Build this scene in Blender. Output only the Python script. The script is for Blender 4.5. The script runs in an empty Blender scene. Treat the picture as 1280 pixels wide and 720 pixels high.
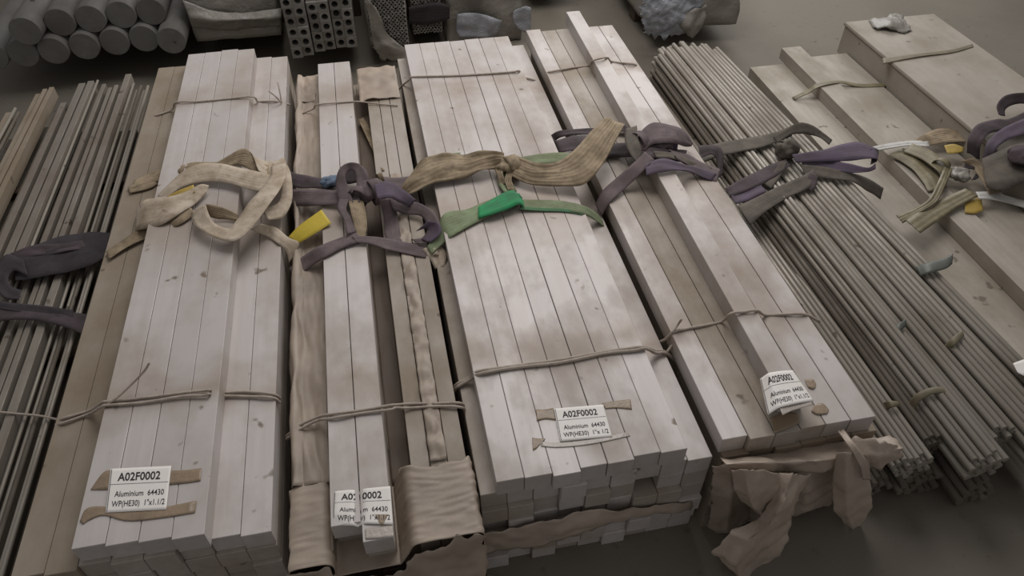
import bpy, bmesh, math, random
from mathutils import Vector, Matrix, noise
C = bpy.context.scene.collection
random.seed(7)

# ---------------------------------------------------------------- camera
cd = bpy.data.cameras.new('camera'); cd.sensor_width = 36.0; cd.lens = 26.02; cd.clip_end = 100
cam = bpy.data.objects.new('camera', cd); C.objects.link(cam)
rt, up, fw = Vector((.98030, -.19749, 0)), Vector((.13772, .68362, .71673)), Vector((.14155, .70261, -.69735))
cam.matrix_world = Matrix(((rt.x, up.x, -fw.x, 0), (rt.y, up.y, -fw.y, 0), (rt.z, up.z, -fw.z, 1.9), (0, 0, 0, 1)))
bpy.context.scene.camera = cam
# ---------------------------------------------------------------- world and lamps
w = bpy.data.worlds.new('warehouse_air'); bpy.context.scene.world = w; w.use_nodes = True
w.node_tree.nodes['Background'].inputs[0].default_value = (1, .985, .985, 1)
w.node_tree.nodes['Background'].inputs[1].default_value = .235
def area(name, loc, aim, sx, sy, power, col=(1, 1, 1)):
    l = bpy.data.lights.new(name, 'AREA'); l.shape = 'RECTANGLE'; l.size = sx; l.size_y = sy; l.energy = power; l.color = col
    o = bpy.data.objects.new(name, l); C.objects.link(o); o.location = loc
    o.rotation_euler = (Vector(aim) - Vector(loc)).to_track_quat('-Z', 'Y').to_euler()
    return o
area('added_overhead_area', (.8, 3.5, 3.4), (.6, 2.5, 0), 2.2, 2.2, 64, (1, .975, .965))  # unseen lamp added overhead so brightness falls off from the middle
area('open_doorway_daylight', (3.4, 6.6, 2.7), (1.2, 2.2, .3), 2.8, 2.2, 105, (1, .99, .985))
vs = bpy.context.scene.view_settings
vs.view_transform = 'Standard'; vs.look = 'None'; vs.gamma = 1; vs.use_curve_mapping = False; vs.exposure = 0.07

# ---------------------------------------------------------------- helpers
def srgb(r, g, b, k=1.0):
    f = lambda c: (c/255/12.92 if c/255 <= .04045 else ((c/255+.055)/1.055)**2.4)*k
    return (f(r), f(g), f(b), 1)
def tag(o, label=None, cat=None, group=None, kind=None):
    if label: o['label'] = label
    if cat: o['category'] = cat
    if group: o['group'] = group
    if kind: o['kind'] = kind
    return o
def link(name, me, parent=None, loc=None, mat=None):
    o = bpy.data.objects.new(name, me); C.objects.link(o)
    if parent: o.parent = parent
    if loc: o.location = loc
    if mat and me and not me.materials: me.materials.append(mat)
    return o
def empty(name, loc=(0, 0, 0)):
    o = bpy.data.objects.new(name, None); C.objects.link(o); o.location = loc; o.empty_display_size = .05
    return o
def child(o, parent):                       # keep world coordinates of a mesh authored in world space
    o.parent = parent; o.matrix_parent_inverse = Matrix.Translation(parent.location).inverted(); return o
def mesh(name, V, F, mat=None, smooth=False, uv=None):
    me = bpy.data.meshes.new(name); me.from_pydata([tuple(v) for v in V], [], F)
    if smooth: me.polygons.foreach_set('use_smooth', [True]*len(me.polygons))
    if uv:
        l = me.uv_layers.new(name='UVMap')
        for i, lp in enumerate(me.loops): l.data[i].uv = uv[lp.vertex_index]
    if mat: me.materials.append(mat)
    me.update(); return me
def from_bm(name, bm, mat=None, smooth=False):
    bmesh.ops.recalc_face_normals(bm, faces=bm.faces)
    me = bpy.data.meshes.new(name); bm.to_mesh(me); bm.free()
    if smooth: me.polygons.foreach_set('use_smooth', [True]*len(me.polygons))
    if mat: me.materials.append(mat)
    return me
def cr(P, n):                                # Catmull-Rom resample to n points
    P = [Vector(p) for p in P]
    if len(P) == 2: return [P[0].lerp(P[1], i/(n-1)) for i in range(n)]
    out = []
    m = len(P)-1
    for i in range(n):
        t = i/(n-1)*m; k = min(int(t), m-1); f = t-k
        p1, p2 = P[k], P[k+1]; p0 = P[k-1] if k else p1*2-p2; p3 = P[k+2] if k+2 <= m else p2*2-p1
        out.append(.5*((2*p1)+(p2-p0)*f+(2*p0-5*p1+4*p2-p3)*f*f+(3*p1-p0-3*p2+p3)*f**3))
    return out
def pl(P, n):                                # polyline resample
    P = [Vector(p) for p in P]; m = len(P)-1; out = []
    for i in range(n):
        t = i/(n-1)*m; k = min(int(t), m-1); out.append(P[k].lerp(P[k+1], t-k))
    return out
# ---------------------------------------------------------------- materials
def nodes(name):
    m = bpy.data.materials.new(name); m.use_nodes = True
    nt = m.node_tree; b = nt.nodes['Principled BSDF']
    return m, nt, b
def N(nt, t, **kw):
    n = nt.nodes.new(t)
    for k, v in kw.items(): setattr(n, k, v)
    return n
def ramp(nt, src, a, b):
    r = N(nt, 'ShaderNodeMapRange'); r.inputs['From Min'].default_value = a; r.inputs['From Max'].default_value = b
    nt.links.new(src, r.inputs['Value']); return r.outputs[0]
def noisetex(nt, scale, detail=4, vec=None, stretch=None, rough=.55):
    n = N(nt, 'ShaderNodeTexNoise'); n.inputs['Scale'].default_value = scale; n.inputs['Detail'].default_value = detail; n.inputs['Roughness'].default_value = rough
    g = vec or N(nt, 'ShaderNodeNewGeometry').outputs['Position']
    if stretch:
        mp = N(nt, 'ShaderNodeMapping'); mp.inputs['Scale'].default_value = stretch; nt.links.new(g, mp.inputs['Vector']); g = mp.outputs[0]
    nt.links.new(g, n.inputs['Vector']); return n.outputs['Fac']
def mix(nt, fac, a, b, mode='MIX'):
    m = N(nt, 'ShaderNodeMix', data_type='RGBA', blend_type=mode)
    for s, v in ((0, fac), (6, a), (7, b)):
        if hasattr(v, 'links'): nt.links.new(v, m.inputs[s])
        else: m.inputs[s].default_value = v
    return m.outputs[2]
def bump(nt, b, h, strength, dist):
    bp = N(nt, 'ShaderNodeBump'); bp.inputs['Strength'].default_value = strength; bp.inputs['Distance'].default_value = dist
    nt.links.new(h, bp.inputs['Height']); nt.links.new(bp.outputs[0], b.inputs['Normal'])
def metal(name, col, dust_col, lo, hi, metallic=.22, rough=.55, var=.14):
    m, nt, b = nodes(name); b.inputs['Specular IOR Level'].default_value = .3
    oi = N(nt, 'ShaderNodeObjectInfo')
    v = N(nt, 'ShaderNodeHueSaturation'); v.inputs['Color'].default_value = col
    r = N(nt, 'ShaderNodeMapRange'); r.inputs['To Min'].default_value = 1-var; r.inputs['To Max'].default_value = 1+var*.35
    nt.links.new(oi.outputs['Random'], r.inputs['Value']); nt.links.new(r.outputs[0], v.inputs['Value'])
    streak = noisetex(nt, 5, 3, stretch=(9, .5, 9))
    c = mix(nt, ramp(nt, streak, .35, .75), v.outputs[0], (col[0]*.86, col[1]*.85, col[2]*.84, 1))
    big = noisetex(nt, 2.6, 5, stretch=(1.6, 1, 1.6), rough=.62)
    c = mix(nt, ramp(nt, big, lo, hi), c, dust_col)
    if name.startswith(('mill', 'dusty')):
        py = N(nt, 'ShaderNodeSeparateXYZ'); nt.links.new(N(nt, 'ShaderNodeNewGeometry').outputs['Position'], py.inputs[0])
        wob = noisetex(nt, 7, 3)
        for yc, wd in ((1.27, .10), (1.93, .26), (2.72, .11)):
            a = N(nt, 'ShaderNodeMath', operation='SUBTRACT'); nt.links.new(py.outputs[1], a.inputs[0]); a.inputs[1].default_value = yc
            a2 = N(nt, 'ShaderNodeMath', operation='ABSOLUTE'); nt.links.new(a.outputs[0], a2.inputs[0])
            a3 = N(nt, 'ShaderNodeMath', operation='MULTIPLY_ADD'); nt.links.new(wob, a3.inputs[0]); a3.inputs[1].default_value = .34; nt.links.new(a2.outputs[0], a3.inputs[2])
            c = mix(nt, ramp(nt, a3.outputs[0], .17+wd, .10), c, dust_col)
    spots = noisetex(nt, 17, 2)
    c = mix(nt, ramp(nt, spots, .70, .76), c, tuple(x*.62 for x in dust_col[:3])+(1,))
    nt.links.new(c, b.inputs['Base Color'])
    mm = N(nt, 'ShaderNodeMath', operation='MULTIPLY_ADD'); nt.links.new(ramp(nt, big, lo, hi), mm.inputs[0]); mm.inputs[1].default_value = -metallic*.8; mm.inputs[2].default_value = metallic
    nt.links.new(mm.outputs[0], b.inputs['Metallic'])
    rr = N(nt, 'ShaderNodeMath', operation='MULTIPLY_ADD'); nt.links.new(ramp(nt, big, lo, hi), rr.inputs[0]); rr.inputs[1].default_value = .9-rough; rr.inputs[2].default_value = rough
    nt.links.new(rr.outputs[0], b.inputs['Roughness'])
    bump(nt, b, noisetex(nt, 90, 2, stretch=(3, .25, 3)), .12, .001)
    return m
DUST = srgb(150, 128, 100)
M = {}
M['bar'] = metal('mill_aluminium', srgb(203, 196, 192), srgb(158, 144, 131), .44, .80)
M['bar_dusty'] = metal('dusty_aluminium', srgb(182, 173, 164), srgb(146, 133, 117), .40, .68, .15)
M['bar_brown'] = metal('dust_caked_aluminium', srgb(160, 148, 133), srgb(134, 120, 102), .36, .62, .12, .6)
M['rod'] = metal('drawn_aluminium_rod', srgb(162, 155, 144), srgb(122, 113, 101), .42, .76, .28, .45, .2)
M['rod_brown'] = metal('grimy_rod', srgb(124, 116, 105), srgb(92, 83, 73), .40, .66, .2, .55, .25)
M['strip'] = metal('extruded_strip', srgb(148, 141, 131), srgb(112, 100, 89), .40, .70, .3, .5, .25)
M['billet'] = metal('cast_billet', srgb(124, 122, 118), srgb(92, 86, 80), .46, .8, .15, .65)
M['plate'] = metal('grey_plate', srgb(172, 164, 152), srgb(144, 134, 120), .42, .72, .15, .6)
M['tube'] = metal('tube_aluminium', srgb(150, 146, 140), srgb(110, 102, 92), .46, .8, .25, .55)
def plain(name, col, rough=.8, metallic=0, var=.25, scale=14, bmp=.3, dist=.004, coat=0):
    m, nt, b = nodes(name)
    n = noisetex(nt, scale, 5)
    c = mix(nt, ramp(nt, n, .35, .7), col, tuple(x*(1-var) for x in col[:3])+(1,))
    nt.links.new(c, b.inputs['Base Color']); b.inputs['Roughness'].default_value = rough; b.inputs['Metallic'].default_value = metallic
    bump(nt, b, noisetex(nt, scale*5, 3), bmp, dist)
    return m
def webbing(name, col, dark, ribs=9, rib_contrast=.45, rough=.85, strength=.5):
    m, nt, b = nodes(name)
    uv = N(nt, 'ShaderNodeUVMap'); sp = N(nt, 'ShaderNodeSeparateXYZ'); nt.links.new(uv.outputs[0], sp.inputs[0])
    mu = N(nt, 'ShaderNodeMath', operation='MULTIPLY'); nt.links.new(sp.outputs[0], mu.inputs[0]); mu.inputs[1].default_value = ribs*2*math.pi
    sn = N(nt, 'ShaderNodeMath', operation='SINE'); nt.links.new(mu.outputs[0], sn.inputs[0])
    n = noisetex(nt, 13, 6, rough=.65)
    c = mix(nt, ramp(nt, n, .36, .66), col, dark)
    c = mix(nt, ramp(nt, noisetex(nt, 40, 4), .5, .8), c, tuple(x*.8+.02 for x in dark[:3])+(1,))
    c2 = mix(nt, ramp(nt, sn.outputs[0], -1, 1), (.72, .72, .72, 1), (1.06, 1.06, 1.06, 1))
    c = mix(nt, rib_contrast, c, mix(nt, 1.0, c, c2, 'MULTIPLY'))  # sine stripes along the ribs: darker in the troughs, paler on the crests
    nt.links.new(c, b.inputs['Base Color']); b.inputs['Roughness'].default_value = rough
    ad = N(nt, 'ShaderNodeMath', operation='MULTIPLY_ADD'); nt.links.new(n, ad.inputs[0]); ad.inputs[1].default_value = 3; nt.links.new(sn.outputs[0], ad.inputs[2])
    bump(nt, b, ad.outputs[0], strength*.7, .0014)
    return m
M['cream'] = webbing('cream_webbing', srgb(196, 182, 164), srgb(156, 138, 116), 7, .12, strength=.14)
M['tan'] = webbing('tan_webbing', srgb(166, 148, 122), srgb(118, 101, 78), 8, .4, strength=.5)
M['purple'] = webbing('purple_webbing', srgb(114, 99, 100), srgb(88, 75, 76), 6, .12, strength=.14)
M['purple_dark'] = webbing('dark_purple_webbing', srgb(82, 70, 74), srgb(58, 48, 48), 6, .12, strength=.14)
M['violet'] = webbing('violet_webbing', srgb(96, 83, 102), srgb(84, 73, 80), 6, .12, strength=.14)
M['greyband'] = webbing('grey_brown_webbing', srgb(104, 96, 86), srgb(78, 70, 62), 6, .12, strength=.14)
M['sage'] = webbing('sage_green_webbing', srgb(132, 146, 112), srgb(112, 116, 86), 8, .3, strength=.14)
M['green_mid'] = webbing('mid_green_webbing', srgb(84, 132, 96), srgb(96, 120, 88), 8, .2, strength=.14)
M['emerald'] = webbing('emerald_green_webbing', srgb(44, 150, 92), srgb(60, 124, 84), 8, .3, strength=.14)
M['black'] = webbing('charcoal_webbing', srgb(62, 54, 58), srgb(44, 38, 40), 6, .25, strength=.14)
M['olive'] = webbing('olive_film', srgb(136, 126, 98), srgb(108, 98, 74), 3, .3, .5)
M['white_band'] = webbing('white_band', srgb(206, 204, 200), srgb(180, 176, 168), 2, .1, .5)
M['yellow'] = plain('yellow_tag_card', srgb(206, 182, 64), .55, var=.12)
M['yellow_old'] = plain('faded_yellow_card', srgb(176, 148, 70), .6, var=.2)
M['blue'] = plain('blue_cloth', srgb(104, 120, 140), .8, var=.35, scale=40)
M['twine'] = plain('jute_twine', srgb(180, 167, 154), .9, var=.25, scale=60)
M['paper'] = plain('label_paper', srgb(236, 230, 224), .6, var=.04, scale=10, bmp=.05)
M['ink'] = plain('label_ink', srgb(38, 36, 38), .7, var=.1)
M['tape'] = plain('brown_parcel_tape', srgb(150, 130, 108), .38, var=.3, scale=22)
M['clear_tape'] = plain('dusty_clear_tape', srgb(186, 176, 166), .3, var=.2, scale=22)
M['film'] = plain('brown_stretch_film', srgb(172, 156, 140), .55, var=.34, scale=7, bmp=.2, dist=.006)
M['film_grey'] = plain('grey_stretch_film', srgb(150, 144, 134), .45, var=.3, scale=6, bmp=.5, dist=.012)
M['film_dark'] = plain('dark_film', srgb(104, 90, 78), .7, var=.25, scale=5, bmp=.1, dist=.004)
M['film_blue'] = plain('bluish_white_film', srgb(178, 180, 186), .45, var=.3, scale=24, bmp=.6, dist=.01)
M['kraft'] = plain('torn_wrapping_film', srgb(178, 162, 147), .5, var=.2, scale=9, bmp=.35, dist=.008)
M['wood'] = plain('dark_dunnage_wood', srgb(84, 70, 56), .9, var=.4, scale=12)
M['bore'] = plain('dark_bore', srgb(40, 37, 34), .9)
M['tie'] = plain('grey_tie_strip', srgb(100, 102, 96), .5, .2, var=.2)
M['tie_brown'] = plain('brown_tie_strip', srgb(124, 114, 92), .6, var=.3)
def floor_mat():
    m, nt, b = nodes('dusty_concrete')
    n = noisetex(nt, .9, 6); n2 = noisetex(nt, 22, 4)
    c = mix(nt, ramp(nt, n, .36, .66), srgb(119, 112, 100), srgb(102, 95, 85))
    c = mix(nt, ramp(nt, n2, .62, .8), c, srgb(84, 76, 66))
    nt.links.new(c, b.inputs['Base Color']); b.inputs['Roughness'].default_value = .82
    bump(nt, b, noisetex(nt, 60, 4), .2, .003)
    return m
M['floor'] = floor_mat()

# ---------------------------------------------------------------- structure
bm = bmesh.new(); bmesh.ops.create_grid(bm, x_segments=2, y_segments=2, size=8)
fl = link('floor', from_bm('floor', bm, M['floor'])); fl.location = (.5, 5, 0); tag(fl, kind='structure')

# ---------------------------------------------------------------- shape builders
_box = {}
def box_mesh(x, y, z, bev=.0012, seg=1):
    k = (round(x, 4), round(y, 3), round(z, 4), bev)
    if k not in _box:
        bm = bmesh.new(); bmesh.ops.create_cube(bm, size=1)
        bmesh.ops.scale(bm, vec=(x, y, z), verts=bm.verts)
        bmesh.ops.translate(bm, vec=(0, y/2, z/2), verts=bm.verts)
        bmesh.ops.bevel(bm, geom=bm.edges[:], offset=bev, segments=seg, profile=.5, affect='EDGES')
        _box[k] = from_bm('bar_shape', bm)
    return _box[k]
_mm = {}
def with_mat(me, mat):                         # one shared mesh per shape and material
    k = (me.name, mat.name)
    if k not in _mm:
        c = me.copy(); c.materials.clear(); c.materials.append(mat); _mm[k] = c
    return _mm[k]
def bar(x0, x1, y0, y1, z0, z1, mat, label, group, gap=.0012, name='aluminium_bar'):
    me = with_mat(box_mesh(x1-x0-gap, y1-y0, z1-z0-.0003), M[mat])
    o = link(name, me, loc=((x0+x1)/2, y0, z0))
    return tag(o, label, 'bar', group)
def ribbon(name, A, B, mat, parent, n=40, k=5, thick=.0022, crown=.0, wr=.0, seed=0):
    A, B = cr(A, n), cr(B, n)
    V, uv = [], []; L = 0
    G = []
    for i in range(n):
        if i: L += ((A[i]+B[i])/2-(A[i-1]+B[i-1])/2).length
        row = []
        for j in range(k+1):
            s = j/k; p = A[i].lerp(B[i], s)
            p.z += crown*math.sin(math.pi*s)
            if wr:
                p += Vector((0, 0, wr))*(.55+noise.noise(Vector((s*3.2+seed*7, L*9, seed)))+.6*noise.noise(Vector((s*8+seed*3, L*14, seed+5))))
            row.append((p, (s, L*10)))
        G.append(row)
    idx = lambda i, j, side: side*n*(k+1)+i*(k+1)+j
    top, bot = [], []
    for i in range(n):
        for j in range(k+1):
            a = G[min(i+1, n-1)][j][0]-G[max(i-1, 0)][j][0]; b = G[i][min(j+1, k)][0]-G[i][max(j-1, 0)][0]
            nr = a.cross(b)
            nr = nr.normalized() if nr.length > 1e-9 else Vector((0, 0, 1))
            top.append(G[i][j][0]+nr*thick/2); bot.append(G[i][j][0]-nr*thick/2); uv.append(G[i][j][1])
    F = []
    for i in range(n-1):
        for j in range(k):
            F.append((idx(i, j, 0), idx(i, j+1, 0), idx(i+1, j+1, 0), idx(i+1, j, 0)))
            F.append((idx(i, j, 1), idx(i+1, j, 1), idx(i+1, j+1, 1), idx(i, j+1, 1)))
        F.append((idx(i, 0, 0), idx(i+1, 0, 0), idx(i+1, 0, 1), idx(i, 0, 1)))
        F.append((idx(i, k, 0), idx(i, k, 1), idx(i+1, k, 1), idx(i+1, k, 0)))
    for j in range(k):
        F.append((idx(0, j, 0), idx(0, j, 1), idx(0, j+1, 1), idx(0, j+1, 0)))
        F.append((idx(n-1, j, 0), idx(n-1, j+1, 0), idx(n-1, j+1, 1), idx(n-1, j, 1)))
    o = link(name, mesh(name, top+bot, F, M[mat], True, uv+uv))
    if parent: child(o, parent)
    return o
def tube(name, P, r, mat, parent=None, n=30, sides=7):
    P = cr(P, n); V, F = [], []
    for i, p in enumerate(P):
        t = (P[min(i+1, n-1)]-P[max(i-1, 0)]).normalized()
        a = t.cross(Vector((0, 0, 1)))
        a = a.normalized() if a.length > 1e-4 else Vector((1, 0, 0))
        b = a.cross(t)
        rr = r*(1+.18*noise.noise(p*40))
        for s in range(sides):
            q = 2*math.pi*s/sides; V.append(p+(a*math.cos(q)+b*math.sin(q))*rr)
    for i in range(n-1):
        for s in range(sides):
            F.append((i*sides+s, i*sides+(s+1) % sides, (i+1)*sides+(s+1) % sides, (i+1)*sides+s))
    F.append(tuple(range(sides))[::-1]); F.append(tuple((n-1)*sides+s for s in range(sides)))
    o = link(name, mesh(name, V, F, M[mat], True))
    if parent: child(o, parent)
    return o
def crease(q): return 1-abs(2*noise.noise(q))
def sheet(name, rows, mat, parent=None, nu=30, nv=20, amp=.006, freq=9, seed=0, thick=.0012, rag=0., aniso=(1, 1, 1), lin=False):
    rs = pl if lin else cr
    cols = [rs(r, nu) for r in rows]
    G = [rs([c[i] for c in cols], nv) for i in range(nu)]      # G[u][v]
    top, bot = [], []
    for u in range(nu):
        for v in range(nv):
            a = G[min(u+1, nu-1)][v]-G[max(u-1, 0)][v]; b = G[u][min(v+1, nv-1)]-G[u][max(v-1, 0)]
            nr = a.cross(b); nr = nr.normalized() if nr.length > 1e-9 else Vector((0, 0, 1))
            p = G[u][v]; q = Vector((p.x*aniso[0], p.y*aniso[1], p.z*aniso[2]))
            d = 1-abs(2*noise.noise(q*freq+Vector((seed*9.1, 0, 0))))            # ridged creases
            d = (d-.55)*amp + .5*amp*noise.noise(q*freq*2.7+Vector((0, seed*5.3, 0)))
            p = p+nr*d
            if rag and v in (0, nv-1): p = p+b.normalized()*rag*noise.noise(p*45+Vector((seed, 1, 2)))
            if rag and u in (0, nu-1): p = p+a.normalized()*rag*noise.noise(p*45+Vector((2, seed, 4)))
            top.append(p); bot.append(p-nr*thick)
    m = nu*nv; F = []; ix = lambda u, v, s: s*m+u*nv+v
    for u in range(nu-1):
        for v in range(nv-1):
            F.append((ix(u, v, 0), ix(u+1, v, 0), ix(u+1, v+1, 0), ix(u, v+1, 0)))
            F.append((ix(u, v, 1), ix(u, v+1, 1), ix(u+1, v+1, 1), ix(u+1, v, 1)))
    for u in range(nu-1):
        F.append((ix(u, 0, 0), ix(u, 0, 1), ix(u+1, 0, 1), ix(u+1, 0, 0))); F.append((ix(u, nv-1, 0), ix(u+1, nv-1, 0), ix(u+1, nv-1, 1), ix(u, nv-1, 1)))
    for v in range(nv-1):
        F.append((ix(0, v, 0), ix(0, v+1, 0), ix(0, v+1, 1), ix(0, v, 1))); F.append((ix(nu-1, v, 0), ix(nu-1, v, 1), ix(nu-1, v+1, 1), ix(nu-1, v+1, 0)))
    o = link(name, mesh(name, top+bot, F, M[mat], True))
    if parent: child(o, parent)
    return o
def blob(name, c, r, mat, parent=None, amp=.25, freq=30, seed=0, rot=0, sub=4):
    bm = bmesh.new(); bmesh.ops.create_icosphere(bm, subdivisions=sub, radius=1)
    cs, sn = math.cos(rot), math.sin(rot)
    for v in bm.verts:
        p = v.co.copy()
        q = Vector((p.x*r[0], p.y*r[1], p.z*r[2]))
        f = 1+amp*((1-abs(2*noise.noise(q*freq+Vector((seed*3.7, 0, 0)))))-.5)+amp*.4*noise.noise(q*freq*2.5+Vector((0, seed, 0)))
        q *= f
        v.co = Vector(c)+Vector((q.x*cs-q.y*sn, q.x*sn+q.y*cs, q.z))
    o = link(name, from_bm(name, bm, M[mat], True))
    if parent: child(o, parent)
    return o
def wrap(name, c, d, r, width, mat, parent, turns=1, n=40):     # a band wound round a knot: c centre, d axis in plan, r=(radius across, radius up)
    d = Vector((math.cos(d), math.sin(d), 0)); s = Vector((-d.y, d.x, 0)); c = Vector(c)
    A, B = [], []
    for i in range(n):
        q = -0.35+(2*math.pi*turns+.7)*i/(n-1)
        o = s*r[0]*math.cos(q)+Vector((0, 0, r[1]*math.sin(q)))
        sh = d*(width*.35*(i/(n-1)-.5))
        k = 1+.06*i/(n-1)
        A.append(c+o*k+sh-d*width/2); B.append(c+o*k+sh+d*width/2)
    return ribbon(name, A, B, mat, parent, n=n, k=4, crown=.0, wr=.003, seed=len(name)+c.x)
ORD = ['first', 'second', 'third', 'fourth', 'fifth', 'sixth', 'seventh', 'eighth', 'ninth', 'tenth', 'eleventh', 'twelfth']
R = random.Random(11)

# ---------------------------------------------------------------- the four stacks of bars
# stack with cream strap (left)
S1 = 'stack under the cream strap'
for i in range(4):
    bar(-.752+i*.0668, -.752+(i+1)*.0668, (.885, .878, .873, .866)[i], 3.10+R.uniform(-.01, .012), .391, .4465, 'bar',
        f'pale aluminium bar, {ORD[i]} from left of four raised on cream strap stack', 'raised bars of the cream strap stack', gap=(.001, .002, .001, .001)[i])
for L in range(7):
    z1 = .391-.0557*L
    for j in range(8):
        x0 = -.891+j*.0664
        mat = 'bar' if (L == 0 and j > 5) else ('bar_brown' if j < 2 else 'bar_dusty')
        if L == 0:
            lab = (f'dust-brown bar, {("outer" if j == 0 else "inner")} of two left of the raised bars, cream strap stack' if j < 2 else
                   f'pale lower bar, {("inner" if j == 6 else "outer")} of two right of the raised bars, cream strap stack' if j > 5 else
                   f'aluminium bar {ORD[j]} from left beneath the raised bars, cream strap stack')
        else: lab = f'aluminium bar, {ORD[j]} from left in {ORD[L]} layer down, cream strap stack'
        bar(x0, x0+.0664, .872+R.uniform(-.008, .012), 3.115+R.uniform(-.012, .012), z1-.0557, z1, mat, lab, 'lower bars of the cream strap stack')
# film-wrapped stack with purple strap
for i in range(2):
    for k in range(2):
        z0 = .291+.0548*k
        bar(-.232+i*.0668, -.232+(i+1)*.0668, (.856, .806)[i]+(.02 if k == 0 else 0), 3.0, z0, z0+.0548, 'bar' if k else 'bar_dusty',
            f'clean bar, {("left" if i == 0 else "right")} of the raised pair {("on top" if k else "underneath")}, film-wrapped stack', 'raised pair of bars on the film-wrapped stack', gap=.002)
for i, (a, b) in enumerate(((-.046, .0), (.001, .042), (.043, .088))):
    bar(a, b, .815, 2.985, .291, .3605, ('bar_dusty', 'bar_dusty', 'bar_dusty')[i], f'narrow dusty bar, {("left", "middle", "right")[i]} of three beside the dark trough, film-wrapped stack', 'narrow bars of the film-wrapped stack')
for i in range(2):
    bar(-.325+i*.045, -.325+(i+1)*.045, .83, 2.99, .291, .342, 'bar_brown', f'film-covered bar, {("left" if i == 0 else "right")} of two along left edge of the film-wrapped stack', 'film-covered bars of the film-wrapped stack')
for L in range(5):
    for j in range(7):
        z1 = .291-.0582*L; x0 = -.325+j*.059
        bar(x0, x0+.059, .84+R.uniform(-.01, .01), 2.99+R.uniform(-.012, .012), z1-.0582, z1, 'bar_brown', f'aluminium bar, {ORD[j]} from left in {ORD[L]} core layer, film-wrapped stack', 'core bars of the film-wrapped stack')
# middle stack with green strap
S3 = 'stack under the green strap'
ys = (.893, .891, .882, .891, .889, .897, .893); gp = (.0008, .0016, .0007, .002, .0022, .0008, .0006)
for i in range(7):
    bar(.143+i*.0662, .143+(i+1)*.0662, ys[i], 3.1+R.uniform(-.006, .006), .343, .4, 'bar', f'pale aluminium bar, {ORD[i]} from left in top row of {S3}', 'top row of the green strap stack', gap=gp[i])
for L in range(6):
    z1 = .343-.0572*L
    for j in range(9):
        x0 = .105+j*.064
        y0 = .893+R.choice((-.012, -.006, 0, .004, .007))
        if (L, j) == (1, 6): y0 = .985
        if L == 0 and j == 8: y0 = .893
        mat = 'bar_dusty' if j == 0 and L == 0 else 'bar' if (L == 0 and j == 8) else 'bar' if R.random() < .6 else 'bar_dusty'
        bar(x0, x0+.064, y0, 3.1+R.uniform(-.01, .03), z1-.0572, z1, mat, f'aluminium bar, {ORD[j]} from left in {ORD[L]} layer below top, green strap stack', 'lower layers of the green strap stack')
# right stack with torn film
S4 = 'stack with torn film'
o = bar(.866, .930, .952, 3.19, .3905, .4465, 'bar', 'single raised aluminium bar running along top of the stack with torn film', None)
o.rotation_euler.z = -.0128
mats4 = ('bar', 'bar_dusty', 'bar_dusty', 'bar_dusty', 'bar', 'bar')
for i in range(6):
    bar(.700+i*.0672, .700+(i+1)*.0672, (.905, .893, .893, .897, .897, .895)[i], 3.13+R.uniform(-.02, .03), .335, .3905, mats4[i], f'aluminium bar, {ORD[i]} from left in top row of the {S4}', 'top row of the torn film stack', gap=.002)
for L in range(6):
    z1 = .335-.0558*L
    for j in range(6):
        x0 = .708+j*.0690
        bar(x0, x0+.069, .885+R.uniform(-.006, .01), 3.1+R.uniform(-.02, .03), z1-.0558, z1, 'bar_brown', f'aluminium bar, {ORD[j]} from left in {ORD[L]} layer below top, torn film stack', 'lower layers of the torn film stack')

# ---------------------------------------------------------------- rods on the right
_rod = {}
def rod(a, b, r, mat, label, group, sides=10, name='aluminium_rod'):
    a, b = Vector(a), Vector(b); L = round((b-a).length, 1)
    k = (r, mat, L, sides)
    if k not in _rod:
        bm = bmesh.new(); bmesh.ops.create_cone(bm, cap_ends=True, segments=sides, radius1=r, radius2=r, depth=1)
        me = from_bm('rod_shape', bm, M[mat])
        for p in me.polygons: p.use_smooth = len(p.vertices) == 4
        _rod[k] = me
    o = link(name, _rod[k]); o.location = (a+b)/2
    o.rotation_mode = 'QUATERNION'; o.rotation_quaternion = (b-a).to_track_quat('Z', 'Y'); o.scale = (1, 1, (b-a).length)
    return tag(o, label, 'rod', group)
def rod_bundle(near, far, rx, rz, r, y0, y1, mat, label, group, sc=1.0):
    n = 0; d = 2.04*r
    rows = int(rz/(d*.866))
    for q in range(-rows, rows+1):
        z = q*d*.866; half = rx*math.sqrt(max(0, 1-(z/(rz+.2*d))**2)); off = (q % 2)*d/2
        k = int(half/d)+1
        xs = [i*d+off for i in range(-k, k+1) if abs(i*d+off) <= half]
        for c_, x in enumerate(xs):
            rod((near[0]+x, y0+R.uniform(-.012, .012), max(near[1]+z, r+.001)), (far[0]+x*sc, y1+R.uniform(-.05, .03), max(far[1]+z*sc, r+.001)), r, mat, f'{ORD[c_]} rod from left, {ORD[rows-q]} row down, {label}', group); n += 1
    return n
cnt = 0
cnt += rod_bundle((1.262, .185), (1.29, .10), .058, .040, .0085, .85, 3.02, 'rod', 'thin-rod bundle beside the torn film stack', 'rods hugging the torn film stack')
cnt += rod_bundle((1.428, .205), (1.375, .205), .058, .056, .0098, .80, 3.13, 'rod', 'round bundle tied with brown band', 'rods of the round banded bundle')
cnt += rod_bundle((1.332, .066), (1.34, .06), .060, .052, .0105, .855, 3.0, 'rod_brown', 'low floor bundle below the thin rods', 'rods of the low front bundle')
cnt += rod_bundle((1.215, .055), (1.22, .055), .042, .042, .0095, .875, 2.95, 'rod_brown', 'small grimy bundle behind the torn film', 'rods of the small grimy bundle')
cnt += rod_bundle((1.470, .055), (1.46, .055), .050, .044, .0120, .80, 3.0, 'rod_brown', 'floor bundle under the brown-banded bundle', 'rods under the banded bundle')
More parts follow.
